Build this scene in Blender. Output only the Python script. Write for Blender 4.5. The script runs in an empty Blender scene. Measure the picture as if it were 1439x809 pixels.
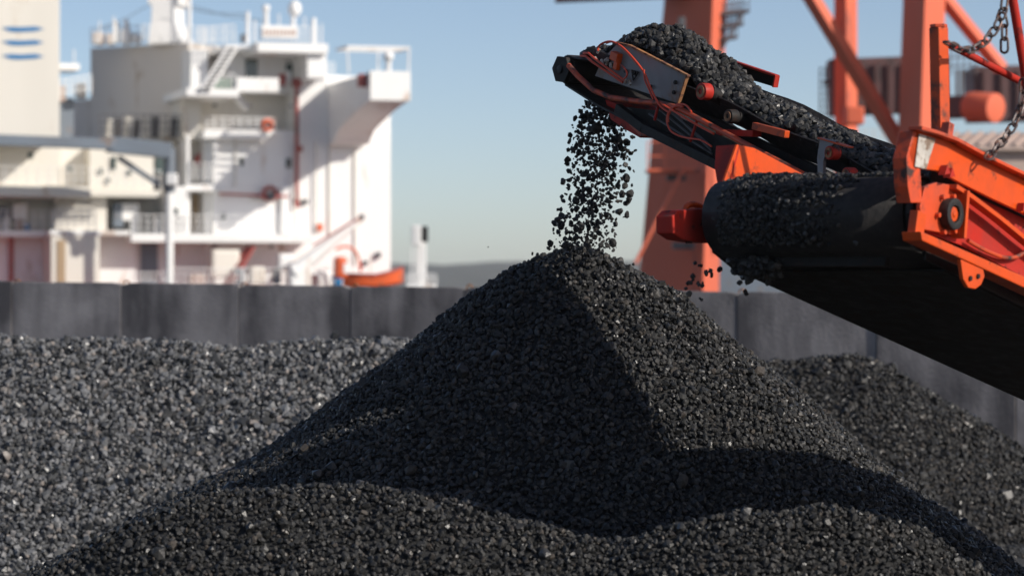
import bpy, bmesh, math, random
import numpy as np
from mathutils import Vector, Matrix

S = bpy.context.scene
COL = S.collection
random.seed(7)
RNG = np.random.default_rng(11)
R = math.radians
V = Vector

# ------------------------------------------------------------------ camera
LENS = 102.0
FPX = LENS / 36.0 * 1439.0
CAM_Z = 3.0
cam_d = bpy.data.cameras.new('camera')
cam = bpy.data.objects.new('camera', cam_d)
COL.objects.link(cam)
cam.location = (0, 0, CAM_Z)
cam.rotation_euler = (R(90), 0, 0)
cam_d.lens = LENS
cam_d.sensor_width = 36.0
cam_d.clip_start = 0.5
cam_d.clip_end = 20000
cam_d.dof.use_dof = True
cam_d.dof.focus_distance = 22.6
cam_d.dof.aperture_fstop = 1.65
S.camera = cam

# ------------------------------------------------------------------ light
LDIR = V((-2.6, 1.6, -1.72)).normalized()          # the way sunlight travels
to_sun = -LDIR
SUN_EL = math.asin(to_sun.z)
SUN_ROT = math.atan2(to_sun.x, to_sun.y)
w = bpy.data.worlds.new('World')
S.world = w
w.use_nodes = True
nt = w.node_tree
bg = nt.nodes['Background']
sky = nt.nodes.new('ShaderNodeTexSky')
sky.sky_type = 'NISHITA'
sky.sun_disc = False
sky.sun_elevation = SUN_EL
sky.sun_rotation = SUN_ROT
sky.air_density = 0.6
sky.dust_density = 0.6
sky.ozone_density = 3.0
tint = nt.nodes.new('ShaderNodeMix'); tint.data_type = 'RGBA'; tint.blend_type = 'MULTIPLY'
tint.inputs['Factor'].default_value = 1.0; tint.inputs[7].default_value = (1.21, 1.05, 0.92, 1)     # white balance of a warm daylight exposure
nt.links.new(sky.outputs[0], tint.inputs[6]); nt.links.new(tint.outputs[2], bg.inputs[0])
bg.inputs[1].default_value = 0.112
sun_d = bpy.data.lights.new('sun', 'SUN')
sun_d.energy = 4.0
sun_d.angle = R(0.5)
sun_d.color = (1.0, 0.93, 0.83)
sun = bpy.data.objects.new('sun', sun_d)
COL.objects.link(sun)
sun.location = (30, -40, 40)
sun.rotation_euler = LDIR.to_track_quat('-Z', 'Y').to_euler()
S.view_settings.view_transform = 'Standard'
S.view_settings.look = 'None'
S.view_settings.exposure = 0.18
S.view_settings.gamma = 1.0

# ------------------------------------------------------------------ helpers
def ray(px, py):
    return V(((px - 719.5) / FPX, 1.0, (404.5 - py) / FPX))

CAMP = V((0, 0, CAM_Z))

def P(px, py, d):
    return CAMP + ray(px, py) * d

def hit(px, py, point, normal):
    r = ray(px, py)
    t = (point - CAMP).dot(normal) / r.dot(normal)
    return CAMP + r * t

class MB:
    def __init__(self):
        self.v = []; self.f = []
    def add(self, vs, fs):
        b = len(self.v)
        self.v += [tuple(x) for x in vs]
        self.f += [tuple(i + b for i in q) for q in fs]
        return self
    def obox(self, c, hx, hy, hz):
        c = V(c); hx = V(hx); hy = V(hy); hz = V(hz)
        vs = [c + sx * hx + sy * hy + sz * hz for sz in (-1, 1) for sy in (-1, 1) for sx in (-1, 1)]
        fs = [(0, 2, 3, 1), (4, 5, 7, 6), (0, 1, 5, 4), (2, 6, 7, 3), (0, 4, 6, 2), (1, 3, 7, 5)]
        return self.add(vs, fs)
    def box(self, x0, y0, z0, x1, y1, z1):
        return self.obox(((x0 + x1) / 2, (y0 + y1) / 2, (z0 + z1) / 2), ((x1 - x0) / 2, 0, 0), (0, (y1 - y0) / 2, 0), (0, 0, (z1 - z0) / 2))
    def prism(self, poly, ext):
        n = len(poly); ext = V(ext)
        a = [V(p) for p in poly]
        vs = a + [p + ext for p in a]
        fs = [tuple(range(n))[::-1], tuple(range(n, 2 * n))]
        fs += [(i, (i + 1) % n, n + (i + 1) % n, n + i) for i in range(n)]
        return self.add(vs, fs)
    def bar(self, p, q, wx, wz, up=(0, 0, 1)):
        p = V(p); q = V(q); d = (q - p).normalized()
        s = d.cross(V(up))
        if s.length < 1e-4: s = V((1, 0, 0))
        s.normalize(); u = s.cross(d)
        return self.obox((p + q) / 2, (q - p) / 2, s * wx / 2, u * wz / 2)
    def tube(self, pts, r, n=8, close=False, rs=None):
        pts = [V(p) for p in pts]; m = len(pts); rings = []
        prev = None
        for i, p in enumerate(pts):
            if close: t = pts[(i + 1) % m] - pts[i - 1]
            else: t = pts[min(i + 1, m - 1)] - pts[max(i - 1, 0)]
            t.normalize()
            if prev is None:
                s = t.cross(V((0.123, 0.31, 0.94)))
                if s.length < 1e-3: s = t.cross(V((1, 0, 0)))
            else:
                s = prev - t * prev.dot(t)
            s.normalize(); prev = s
            u = t.cross(s)
            rr = rs[i] if rs else r
            rings.append([p + (s * math.cos(a) + u * math.sin(a)) * rr for a in [2 * math.pi * k / n for k in range(n)]])
        vs = [x for g in rings for x in g]; fs = []
        for i in range(m if close else m - 1):
            j = (i + 1) % m
            for k in range(n):
                fs.append((i * n + k, i * n + (k + 1) % n, j * n + (k + 1) % n, j * n + k))
        if not close:
            fs.append(tuple(range(n))[::-1]); fs.append(tuple((m - 1) * n + k for k in range(n)))
        return self.add(vs, fs)
    def cyl(self, p, q, r, n=24, r2=None):
        return self.tube([p, q], r, n, rs=[r, r2 if r2 is not None else r])
    def ring(self, c, axis, r0, r1, h, n=24):
        axis = V(axis).normalized(); c = V(c)
        s = axis.orthogonal().normalized(); u = axis.cross(s)
        vs = []; fs = []
        for k in range(n):
            a = 2 * math.pi * k / n; dd = s * math.cos(a) + u * math.sin(a)
            vs += [c + dd * r0 - axis * h / 2, c + dd * r1 - axis * h / 2, c + dd * r1 + axis * h / 2, c + dd * r0 + axis * h / 2]
        for k in range(n):
            j = (k + 1) % n
            for i in range(4):
                fs.append((k * 4 + i, k * 4 + (i + 1) % 4, j * 4 + (i + 1) % 4, j * 4 + i))
        return self.add(vs, fs)
    def ball(self, c, r, nu=14, nv=9, sc=(1, 1, 1)):
        c = V(c); vs = []; fs = []
        for j in range(nv + 1):
            th = math.pi * j / nv
            for i in range(nu):
                a = 2 * math.pi * i / nu
                vs.append(c + V((r * sc[0] * math.sin(th) * math.cos(a), r * sc[1] * math.sin(th) * math.sin(a), r * sc[2] * math.cos(th))))
        for j in range(nv):
            for i in range(nu):
                fs.append((j * nu + i, (j + 1) * nu + i, (j + 1) * nu + (i + 1) % nu, j * nu + (i + 1) % nu))
        return self.add(vs, fs)
    def build(self, name, mat, parent=None, bevel=0.0, smooth=False, seg=2, org=None):
        me = bpy.data.meshes.new(name)
        o = bpy.data.objects.new(name, me)
        COL.objects.link(o)
        base = V((0, 0, 0))
        if parent is not None:
            o.parent = parent
            rt = parent
            while rt.parent is not None: rt = rt.parent
            base = V(rt.location)
        elif org is not None:
            base = V(org); o.location = base
        me.from_pydata([tuple(V(p) - base) for p in self.v], [], self.f)
        bm = bmesh.new(); bm.from_mesh(me)
        bmesh.ops.remove_doubles(bm, verts=bm.verts, dist=1e-5)
        bmesh.ops.recalc_face_normals(bm, faces=bm.faces)
        if bevel > 0:
            es = [e for e in bm.edges if len(e.link_faces) == 2 and e.calc_face_angle(0) > R(35)]
            bmesh.ops.bevel(bm, geom=es, offset=bevel, segments=seg, affect='EDGES', profile=0.6, clamp_overlap=True)
        if smooth:
            for f in bm.faces: f.smooth = True
            for e in bm.edges:
                if len(e.link_faces) == 2 and e.calc_face_angle(0) > R(38): e.smooth = False
        bm.to_mesh(me); bm.free()
        if mat is not None: me.materials.append(mat)
        return o

def tag(o, label=None, cat=None, group=None, kind=None):
    if label: o['label'] = label
    if cat: o['category'] = cat
    if group: o['group'] = group
    if kind: o['kind'] = kind
    return o

def thing(name, label, cat, loc=(0, 0, 0), group=None):
    o = bpy.data.objects.new(name, None)
    COL.objects.link(o)
    o.location = loc
    o.empty_display_size = 0.2
    return tag(o, label, cat, group)

# ------------------------------------------------------------------ materials
def new_mat(name):
    m = bpy.data.materials.new(name); m.use_nodes = True
    t = m.node_tree
    return m, t, t.nodes['Principled BSDF']

def N(t, kind, **kw):
    n = t.nodes.new(kind)
    for k, v in kw.items(): setattr(n, k, v)
    return n

def ramp(t, fac, stops):
    r = N(t, 'ShaderNodeValToRGB')
    el = r.color_ramp.elements
    while len(el) < len(stops): el.new(0.5)
    for e, (p, c) in zip(el, stops):
        e.position = p; e.color = (c[0], c[1], c[2], 1) if len(c) == 3 else c
    t.links.new(fac, r.inputs[0])
    return r

def paint(name, col, rough=0.45, wear=0.25, wear_col=(0.06, 0.045, 0.04), scale=4.0, bump=0.15, metal=0.0, spec=0.5, grime=0.35, streak=1.0, dust=0.0):
    """painted or bare sheet metal: colour drift, worn specks, dust, fine relief"""
    m, t, b = new_mat(name)
    tc = N(t, 'ShaderNodeTexCoord')
    mp = N(t, 'ShaderNodeMapping'); mp.inputs['Scale'].default_value = (1, 1, 1.0 / streak)
    t.links.new(tc.outputs['Object'], mp.inputs[0])
    n1 = N(t, 'ShaderNodeTexNoise'); n1.inputs['Scale'].default_value = scale; n1.inputs['Detail'].default_value = 9; n1.inputs['Roughness'].default_value = 0.65
    t.links.new(mp.outputs[0], n1.inputs[0])
    n2 = N(t, 'ShaderNodeTexNoise'); n2.inputs['Scale'].default_value = scale * 0.35; n2.inputs['Detail'].default_value = 5
    t.links.new(mp.outputs[0], n2.inputs[0])
    dk = tuple(c * (1 - grime) + g * grime for c, g in zip(col, (0.10, 0.085, 0.075)))
    r1 = ramp(t, n2.outputs[0], [(0.35, dk), (0.62, col)])
    r2 = ramp(t, n1.outputs[0], [(0.60 - wear * 0.3, (0, 0, 0)), (0.68 - wear * 0.25, (1, 1, 1))])
    mx = N(t, 'ShaderNodeMix', data_type='RGBA')
    t.links.new(r2.outputs[0], mx.inputs['Factor']) if wear > 0 else None
    if wear <= 0: mx.inputs['Factor'].default_value = 0
    t.links.new(r1.outputs[0], mx.inputs[6]); mx.inputs[7].default_value = (*wear_col, 1)
    if dust > 0:
        gg = N(t, 'ShaderNodeNewGeometry'); sx = N(t, 'ShaderNodeSeparateXYZ'); t.links.new(gg.outputs['Normal'], sx.inputs[0])
        n4 = N(t, 'ShaderNodeTexNoise'); n4.inputs['Scale'].default_value = scale * 1.7; n4.inputs['Detail'].default_value = 7; t.links.new(tc.outputs['Object'], n4.inputs[0])
        up = ramp(t, sx.outputs[2], [(0.05, (0.22,) * 3), (0.75, (1, 1, 1))])
        nr_ = ramp(t, n4.outputs[0], [(0.38, (0, 0, 0)), (0.66, (dust,) * 3)])
        ml = N(t, 'ShaderNodeMath', operation='MULTIPLY'); t.links.new(up.outputs[0], ml.inputs[0]); t.links.new(nr_.outputs[0], ml.inputs[1])
        md = N(t, 'ShaderNodeMix', data_type='RGBA'); t.links.new(ml.outputs[0], md.inputs['Factor']); t.links.new(mx.outputs[2], md.inputs[6]); md.inputs[7].default_value = (0.055, 0.045, 0.04, 1)
        t.links.new(md.outputs[2], b.inputs['Base Color'])
    else:
        t.links.new(mx.outputs[2], b.inputs['Base Color'])
    b.inputs['Metallic'].default_value = metal
    b.inputs['Specular IOR Level'].default_value = spec
    rr = ramp(t, n1.outputs[0], [(0.3, (rough * 0.85,) * 3), (0.7, (min(1, rough * 1.3),) * 3)])
    t.links.new(rr.outputs[0], b.inputs['Roughness'])
    bp = N(t, 'ShaderNodeBump'); bp.inputs['Strength'].default_value = bump; bp.inputs['Distance'].default_value = 0.01
    t.links.new(n1.outputs[0], bp.inputs['Height']); t.links.new(bp.outputs[0], b.inputs['Normal'])
    return m

def coal_mat(name, lo, hi, rough=(0.35, 0.7), scale=60.0, spec=0.6):
    m, t, b = new_mat(name)
    g = N(t, 'ShaderNodeNewGeometry'); oi = N(t, 'ShaderNodeObjectInfo')
    ad = N(t, 'ShaderNodeMath', operation='ADD'); fr = N(t, 'ShaderNodeMath', operation='FRACT')
    t.links.new(g.outputs['Random Per Island'], ad.inputs[0]); t.links.new(oi.outputs['Random'], ad.inputs[1]); t.links.new(ad.outputs[0], fr.inputs[0])
    tc = N(t, 'ShaderNodeTexCoord')
    n1 = N(t, 'ShaderNodeTexNoise'); n1.inputs['Scale'].default_value = scale; n1.inputs['Detail'].default_value = 6; n1.inputs['Roughness'].default_value = 0.6
    t.links.new(tc.outputs['Object'], n1.inputs[0])
    warm = tuple(h * k for h, k in zip(hi, (1.12, 0.98, 0.86)))
    r = ramp(t, fr.outputs[0], [(0.0, lo), (0.45, tuple((a + c) / 2 for a, c in zip(lo, hi))), (0.85, hi), (0.97, warm), (1.0, tuple(1.25 * x for x in warm))])
    mx = N(t, 'ShaderNodeMix', data_type='RGBA', blend_type='MULTIPLY'); mx.inputs['Factor'].default_value = 0.8
    r2 = ramp(t, n1.outputs[0], [(0.3, (0.5, 0.5, 0.5)), (0.7, (1.2, 1.2, 1.2))])
    t.links.new(r.outputs[0], mx.inputs[6]); t.links.new(r2.outputs[0], mx.inputs[7])
    t.links.new(mx.outputs[2], b.inputs['Base Color'])
    mr = N(t, 'ShaderNodeMapRange'); mr.inputs[3].default_value = rough[0]; mr.inputs[4].default_value = rough[1]
    f2 = N(t, 'ShaderNodeMath', operation='MULTIPLY'); f2.inputs[1].default_value = 7.31
    f3 = N(t, 'ShaderNodeMath', operation='FRACT')
    t.links.new(fr.outputs[0], f2.inputs[0]); t.links.new(f2.outputs[0], f3.inputs[0])
    t.links.new(f3.outputs[0], mr.inputs[0]); t.links.new(mr.outputs[0], b.inputs['Roughness'])
    sr = ramp(t, f3.outputs[0], [(0.0, (spec,) * 3), (0.14, (spec * 0.9,) * 3), (0.24, (0.2,) * 3), (1.0, (0.34,) * 3)])
    t.links.new(sr.outputs[0], b.inputs['Specular IOR Level'])
    bp = N(t, 'ShaderNodeBump'); bp.inputs['Strength'].default_value = 0.5; bp.inputs['Distance'].default_value = 0.006
    t.links.new(n1.outputs[0], bp.inputs['Height']); t.links.new(bp.outputs[0], b.inputs['Normal'])
    return m

M = {}
M['coal'] = coal_mat('coal', (0.010, 0.0105, 0.011), (0.052, 0.0515, 0.051), rough=(0.33, 0.7), spec=0.55)
M['coal_sunlit'] = coal_mat('coal_sunlit', (0.018, 0.019, 0.020), (0.205, 0.21, 0.22), rough=(0.30, 0.6), scale=40, spec=0.75)  # base colour raised to stand in for sun highlights on the back heap
M['orange'] = paint('orange_paint', (0.68, 0.074, 0.003), 0.45, 0.07, (0.16, 0.04, 0.02), 5.0, 0.08, grime=0.10, spec=0.35, dust=0.8)
M['orange_dirty'] = paint('orange_dirty', (0.68, 0.07, 0.010), 0.5, 0.22, (0.05, 0.025, 0.02), 6.0, 0.15, grime=0.3, dust=0.9)
M['red'] = paint('red_and_shaded_orange', (0.46, 0.022, 0.012), 0.55, 0.10, (0.03, 0.02, 0.02), 7.0, 0.12, grime=0.15, spec=0.22, dust=0.8)  # red paint that also stands in for orange in shade
M['hose'] = paint('red_hose', (0.65, 0.06, 0.02), 0.4, 0.05, (0.05, 0.02, 0.02), 9.0, 0.05, grime=0.1)
M['rubber'] = paint('black_rubber', (0.010, 0.010, 0.011), 0.55, 0.15, (0.03, 0.028, 0.026), 14.0, 0.6, grime=0.08, spec=0.35, dust=0.7)
M['black_steel'] = paint('black_steel', (0.010, 0.009, 0.009), 0.6, 0.15, (0.035, 0.02, 0.015), 8.0, 0.3, grime=0.08, spec=0.3)
M['steel'] = paint('bare_steel', (0.23, 0.21, 0.215), 0.5, 0.24, (0.22, 0.13, 0.08), 5.0, 0.2, metal=0.1, grime=0.35, streak=2)
M['rust'] = paint('rusty_steel', (0.36, 0.16, 0.06), 0.7, 0.4, (0.12, 0.05, 0.03), 14.0, 0.4, grime=0.3)
M['chain'] = paint('chain_steel', (0.13, 0.11, 0.11), 0.45, 0.3, (0.12, 0.05, 0.03), 20.0, 0.3, metal=0.5, grime=0.3)
M['plate_white'] = paint('worn_plate', (0.55, 0.52, 0.47), 0.5, 0.35, (0.2, 0.14, 0.1), 12.0, 0.2, grime=0.4)
M['white'] = paint('ship_white', (0.86, 0.86, 0.85), 0.45, 0.05, (0.45, 0.30, 0.2), 0.6, 0.05, grime=0.10, streak=4)
M['cream'] = paint('ship_cream', (0.76, 0.73, 0.66), 0.5, 0.05, (0.45, 0.32, 0.2), 0.5, 0.05, grime=0.12, streak=4)
M['casing'] = paint('casing_beige', (0.76, 0.70, 0.63), 0.5, 0.05, (0.45, 0.32, 0.2), 0.5, 0.05, grime=0.10, streak=4)
M['tan'] = paint('door_tan', (0.42, 0.30, 0.18), 0.5, 0.1, (0.2, 0.12, 0.08), 1.0, 0.05)
M['slate'] = paint('slate_blue', (0.16, 0.20, 0.25), 0.5, 0.1, (0.2, 0.15, 0.12), 0.7, 0.05)
M['blue'] = paint('logo_blue', (0.0, 0.17, 0.42), 0.4, 0.0, scale=1.0, bump=0.0, grime=0.05)
M['green'] = paint('green_cloth', (0.04, 0.30, 0.12), 0.6, 0.0, scale=2.0, grime=0.1)
M['ship_red'] = paint('ship_red', (0.42, 0.07, 0.06), 0.5, 0.1, (0.15, 0.05, 0.04), 1.0, 0.05)
M['glass'] = paint('dark_glass', (0.03, 0.06, 0.06), 0.12, 0.0, scale=1.0, bump=0.0, grime=0.0, spec=0.8)
M['hull'] = paint('hull_red', (0.22, 0.05, 0.04), 0.55, 0.2, (0.1, 0.05, 0.04), 0.3, 0.05)
M['boat'] = paint('lifeboat_orange', (0.75, 0.12, 0.03), 0.4, 0.05, (0.3, 0.1, 0.05), 2.0, 0.05, grime=0.1)
M['crane'] = paint('crane_orange', (0.76, 0.165, 0.085), 0.6, 0.1, (0.30, 0.10, 0.08), 0.35, 0.1, grime=0.12, spec=0.3, streak=3)
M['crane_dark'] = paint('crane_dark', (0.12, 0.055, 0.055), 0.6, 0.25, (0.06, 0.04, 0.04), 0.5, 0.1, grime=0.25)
M['grey_metal'] = paint('grey_metal', (0.10, 0.10, 0.11), 0.5, 0.1, (0.05, 0.04, 0.04), 2.0, 0.1)
M['shed'] = paint('shed_sheet', (0.55, 0.42, 0.36), 0.6, 0.2, (0.35, 0.2, 0.14), 0.4, 0.1, streak=4)
M['pale_shed'] = paint('pale_sheet', (0.62, 0.62, 0.60), 0.6, 0.1, (0.4, 0.33, 0.28), 0.4, 0.1, streak=4)

def concrete(name, lo, hi):
    m, t, b = new_mat(name)
    tc = N(t, 'ShaderNodeTexCoord'); oi = N(t, 'ShaderNodeObjectInfo')
    av = N(t, 'ShaderNodeVectorMath', operation='ADD')
    sc = N(t, 'ShaderNodeVectorMath', operation='SCALE'); sc.inputs[0].default_value = (13, 7, 3)
    t.links.new(oi.outputs['Random'], sc.inputs['Scale'])
    t.links.new(tc.outputs['Object'], av.inputs[0]); t.links.new(sc.outputs[0], av.inputs[1])
    n1 = N(t, 'ShaderNodeTexNoise'); n1.inputs['Scale'].default_value = 0.7; n1.inputs['Detail'].default_value = 8; n1.inputs['Distortion'].default_value = 0.8
    t.links.new(av.outputs[0], n1.inputs[0])
    mp = N(t, 'ShaderNodeMapping'); mp.inputs['Scale'].default_value = (2.2, 2.2, 0.5)
    t.links.new(av.outputs[0], mp.inputs[0])
    n2 = N(t, 'ShaderNodeTexNoise'); n2.inputs['Scale'].default_value = 1.0; n2.inputs['Detail'].default_value = 5
    t.links.new(mp.outputs[0], n2.inputs[0])
    n3 = N(t, 'ShaderNodeTexNoise'); n3.inputs['Scale'].default_value = 25; n3.inputs['Detail'].default_value = 4
    t.links.new(av.outputs[0], n3.inputs[0])
    a = N(t, 'ShaderNodeMath', operation='ADD'); t.links.new(n1.outputs[0], a.inputs[0]); t.links.new(n2.outputs[0], a.inputs[1])
    k = N(t, 'ShaderNodeMath', operation='MULTIPLY_ADD'); k.inputs[1].default_value = 0.09; t.links.new(oi.outputs['Random'], k.inputs[0]); t.links.new(a.outputs[0], k.inputs[2])
    h = N(t, 'ShaderNodeMath', operation='MULTIPLY'); h.inputs[1].default_value = 0.5; t.links.new(k.outputs[0], h.inputs[0])
    r = ramp(t, h.outputs[0], [(0.42, lo), (0.56, tuple(x * 0.5 + y * 0.5 for x, y in zip(lo, hi))), (0.70, hi)])
    t.links.new(r.outputs[0], b.inputs['Base Color'])
    b.inputs['Roughness'].default_value = 0.85; b.inputs['Specular IOR Level'].default_value = 0.25
    bp = N(t, 'ShaderNodeBump'); bp.inputs['Strength'].default_value = 0.4; bp.inputs['Distance'].default_value = 0.02
    t.links.new(n3.outputs[0], bp.inputs['Height']); t.links.new(bp.outputs[0], b.inputs['Normal'])
    return m
M['concrete'] = concrete('sooty_concrete', (0.10, 0.094, 0.098), (0.40, 0.375, 0.37))
M['ground'] = concrete('coal_yard_ground', (0.03, 0.03, 0.03), (0.08, 0.077, 0.072))

def water_mat():
    m, t, b = new_mat('sea_water')
    tc = N(t, 'ShaderNodeTexCoord')
    n = N(t, 'ShaderNodeTexNoise'); n.inputs['Scale'].default_value = 0.4; n.inputs['Detail'].default_value = 5
    t.links.new(tc.outputs['Object'], n.inputs[0])
    bp = N(t, 'ShaderNodeBump'); bp.inputs['Strength'].default_value = 0.5; bp.inputs['Distance'].default_value = 0.5
    t.links.new(n.outputs[0], bp.inputs['Height']); t.links.new(bp.outputs[0], b.inputs['Normal'])
    b.inputs['Base Color'].default_value = (0.03, 0.05, 0.06, 1); b.inputs['Roughness'].default_value = 0.2
    return m
M['water'] = water_mat()

def hill_mat():
    m, t, b = new_mat('wooded_hill')
    tc = N(t, 'ShaderNodeTexCoord')
    n = N(t, 'ShaderNodeTexNoise'); n.inputs['Scale'].default_value = 0.03; n.inputs['Detail'].default_value = 8
    t.links.new(tc.outputs['Object'], n.inputs[0])
    r = ramp(t, n.outputs[0], [(0.35, (0.030, 0.038, 0.030)), (0.65, (0.07, 0.072, 0.06))])
    t.links.new(r.outputs[0], b.inputs['Base Color']); b.inputs['Roughness'].default_value = 0.9
    return m
M['hill'] = hill_mat()

# ------------------------------------------------------------------ ground, sea, hills
g = MB()
g.add([(-400, -200, 0), (400, -200, 0), (400, 125, 0), (-400, 125, 0)], [(0, 1, 2, 3)])
g.add([(-400, 125, 0), (400, 125, 0), (400, 125, -4), (-400, 125, -4)], [(0, 1, 2, 3)])
tag(g.build('ground', M['ground']), 'coal dusted quay ground under the heaps and the wall', kind='structure')
s_ = MB()
s_.add([(-9000, 125, -2.5), (9000, 125, -2.5), (9000, 9000, -2.5), (-9000, 9000, -2.5)], [(0, 1, 2, 3)])
tag(s_.build('sea', M['water']), 'grey harbour water behind the quay wall', kind='structure')

hm = MB()
nx, ny = 260, 14
hv = []; hf = []
for j in range(ny):
    for i in range(nx):
        x = -1600 + 3200 * i / (nx - 1); y = 2300 + 900 * j / (ny - 1)
        e = math.sin(math.pi * min(1, j / (ny - 1) * 1.25) * 0.5) ** 0.8
        ht = 27 + 3.0 * math.sin(x * 0.006 + 1.0) + 2.0 * math.sin(x * 0.021) + 1.2 * math.sin(x * 0.07 + j) + 0.9 * random.random()
        ht -= 0.004 * max(0, x + 60)
        hv.append((x, y, -3 + e * (ht + 3)))
for j in range(ny - 1):
    for i in range(nx - 1):
        a = j * nx + i
        hf.append((a, a + 1, a + nx + 1, a + nx))
hm.add(hv, hf)
tag(hm.build('hills', M['hill'], smooth=True), 'low wooded hills across the water behind the ship', kind='structure')

# ------------------------------------------------------------------ coal lumps
def make_variant(npts, rng):
    p = rng.normal(size=(npts, 3)); p /= np.linalg.norm(p, axis=1)[:, None]
    p *= rng.uniform(0.82, 1.08, size=(npts, 1))
    p *= np.array([1.0, rng.uniform(0.72, 0.95), rng.uniform(0.55, 0.85)])
    bm = bmesh.new()
    for q in p: bm.verts.new(q)
    r = bmesh.ops.convex_hull(bm, input=bm.verts)
    for v_ in [v_ for v_ in bm.verts if not v_.link_faces]: bm.verts.remove(v_)
    bmesh.ops.triangulate(bm, faces=bm.faces)
    bm.verts.index_update()
    vs = np.array([v_.co[:] for v_ in bm.verts]); fs = np.array([[v_.index for v_ in f.verts] for f in bm.faces])
    bm.free()
    return vs, fs
VAR_HI = [make_variant(int(RNG.integers(18, 26)), RNG) for _ in range(24)]
VAR_LO = [make_variant(int(RNG.integers(10, 14)), RNG) for _ in range(16)]

def rand_rot(n, rng):
    q = rng.normal(size=(n, 4)); q /= np.linalg.norm(q, axis=1)[:, None]
    w_, x, y, z = q.T
    return np.stack([np.stack([1 - 2 * (y * y + z * z), 2 * (x * y - z * w_), 2 * (x * z + y * w_)], -1),
                     np.stack([2 * (x * y + z * w_), 1 - 2 * (x * x + z * z), 2 * (y * z - x * w_)], -1),
                     np.stack([2 * (x * z - y * w_), 2 * (y * z + x * w_), 1 - 2 * (x * x + y * y)], -1)], 1)

def lumps_mesh(name, centers, radii, variants, rng, base=None):
    """all lumps of one heap (and the packed core below them) as one mesh"""
    n = len(centers); rot = rand_rot(n, rng); which = rng.integers(0, len(variants), n)
    vv = []; ff = []; off = 0
    for k, (vs, fs) in enumerate(variants):
        idx = np.where(which == k)[0]
        if not len(idx): continue
        pts = np.einsum('nij,vj->nvi', rot[idx], vs) * radii[idx][:, None, None] + centers[idx][:, None, :]
        m_ = len(vs)
        vv.append(pts.reshape(-1, 3))
        ff.append((fs[None] + (off + np.arange(len(idx)) * m_)[:, None, None]).reshape(-1, 3))
        off += m_ * len(idx)
    if base is not None:
        bv, bf = base
        vv.append(bv); ff.append(bf + off)
    vv = np.concatenate(vv).astype(np.float32); ff = np.concatenate(ff).astype(np.int32)
    me = bpy.data.meshes.new(name)
    me.vertices.add(len(vv)); me.vertices.foreach_set('co', vv.ravel())
    me.loops.add(ff.size); me.loops.foreach_set('vertex_index', ff.ravel())
    me.polygons.add(len(ff)); me.polygons.foreach_set('loop_start', np.arange(0, ff.size, 3, dtype=np.int32))
    me.update(calc_edges=True)
    me.shade_flat()
    o = bpy.data.objects.new(name, me); COL.objects.link(o)
    return o

def grid_base(xs, ys, hfun, drop):
    X, Y = np.meshgrid(xs, ys); Z = hfun(X, Y) - drop
    bv = np.stack([X, Y, Z], -1).reshape(-1, 3)
    ny_, nx_ = X.shape
    a = (np.arange(ny_ - 1)[:, None] * nx_ + np.arange(nx_ - 1)[None]).reshape(-1)
    bf = np.concatenate([np.stack([a, a + 1, a + nx_ + 1], 1), np.stack([a, a + nx_ + 1, a + nx_], 1)])
    return bv, bf

def scatter(x0, x1, y0, y1, sp, hfun, rng, rmin, rmax, keep=None, big=0.03):
    gx = np.arange(x0, x1, sp); gy = np.arange(y0, y1, sp * 0.8)
    X, Y = np.meshgrid(gx, gy); X = X.ravel(); Y = Y.ravel()
    X = X + rng.uniform(-0.5, 0.5, X.size) * sp; Y = Y + rng.uniform(-0.5, 0.5, X.size) * sp
    if keep is not None:
        k = keep(X, Y); X = X[k]; Y = Y[k]
    rad = rmin + (rmax - rmin) * rng.beta(1.3, 2.5, X.size)
    b_ = rng.random(X.size) < big
    rad[b_] *= rng.uniform(1.3, 2.0, b_.sum())
    Z = hfun(X, Y) + rad * rng.uniform(-0.55, 0.55, X.size)
    return np.stack([X, Y, Z], -1), rad

def wob(X, Y, s=1.0, ph=0.0):
    return (np.sin(X * 2.1 * s + ph) * np.cos(Y * 1.7 * s + 1.3 + ph) * 0.5 + np.sin(X * 4.7 * s + Y * 3.9 * s + ph) * 0.25 + np.sin(X * 9.1 * s - Y * 8.3 * s + 2 * ph) * 0.12)

# main heap: a cone under the stacker plus two low mounds in front of it
PX, PY, PZ = 0.585, 24.95, 3.35
pl_r = [0, .12, .27, .6, .92, 1.28, 1.88, 2.47, 2.89, 3.43, 3.96, 4.5, 6.0, 8]
pl_z = [0, .025, .075, .205, .40, .667, 1.16, 1.62, 1.895, 2.15, 2.41, 2.68, 3.4, 4.4]
pr_r = [0, .10, .21, .566, .864, 1.16, 1.52, 2.0, 2.59, 3.19, 3.6, 4.6, 8]
pr_z = [0, .03, .09, .27, .417, .656, .954, 1.34, 1.88, 2.35, 2.62, 3.4, 6]
pf_r = [0, .1, .25, .6, 1.0, 2.0, 3.0, 4.0, 8]
pf_z = [0, .01, .06, .26, .53, 1.22, 1.92, 2.6, 5.3]
CREST_Y = 19.4
cr_px = [-80, 60, 150, 240, 330, 450, 560, 650, 720, 850, 950, 1000, 1150, 1220, 1290, 1340, 1400, 1500]
cr_py = [880, 803, 752, 712, 693, 683, 690, 708, 733, 757, 736, 723, 713, 722, 742, 772, 812, 890]
cr_x = [(p - 719.5) / FPX * CREST_Y for p in cr_px]
cr_z = [CAM_Z + (404.5 - p) / FPX * CREST_Y for p in cr_py]

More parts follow.
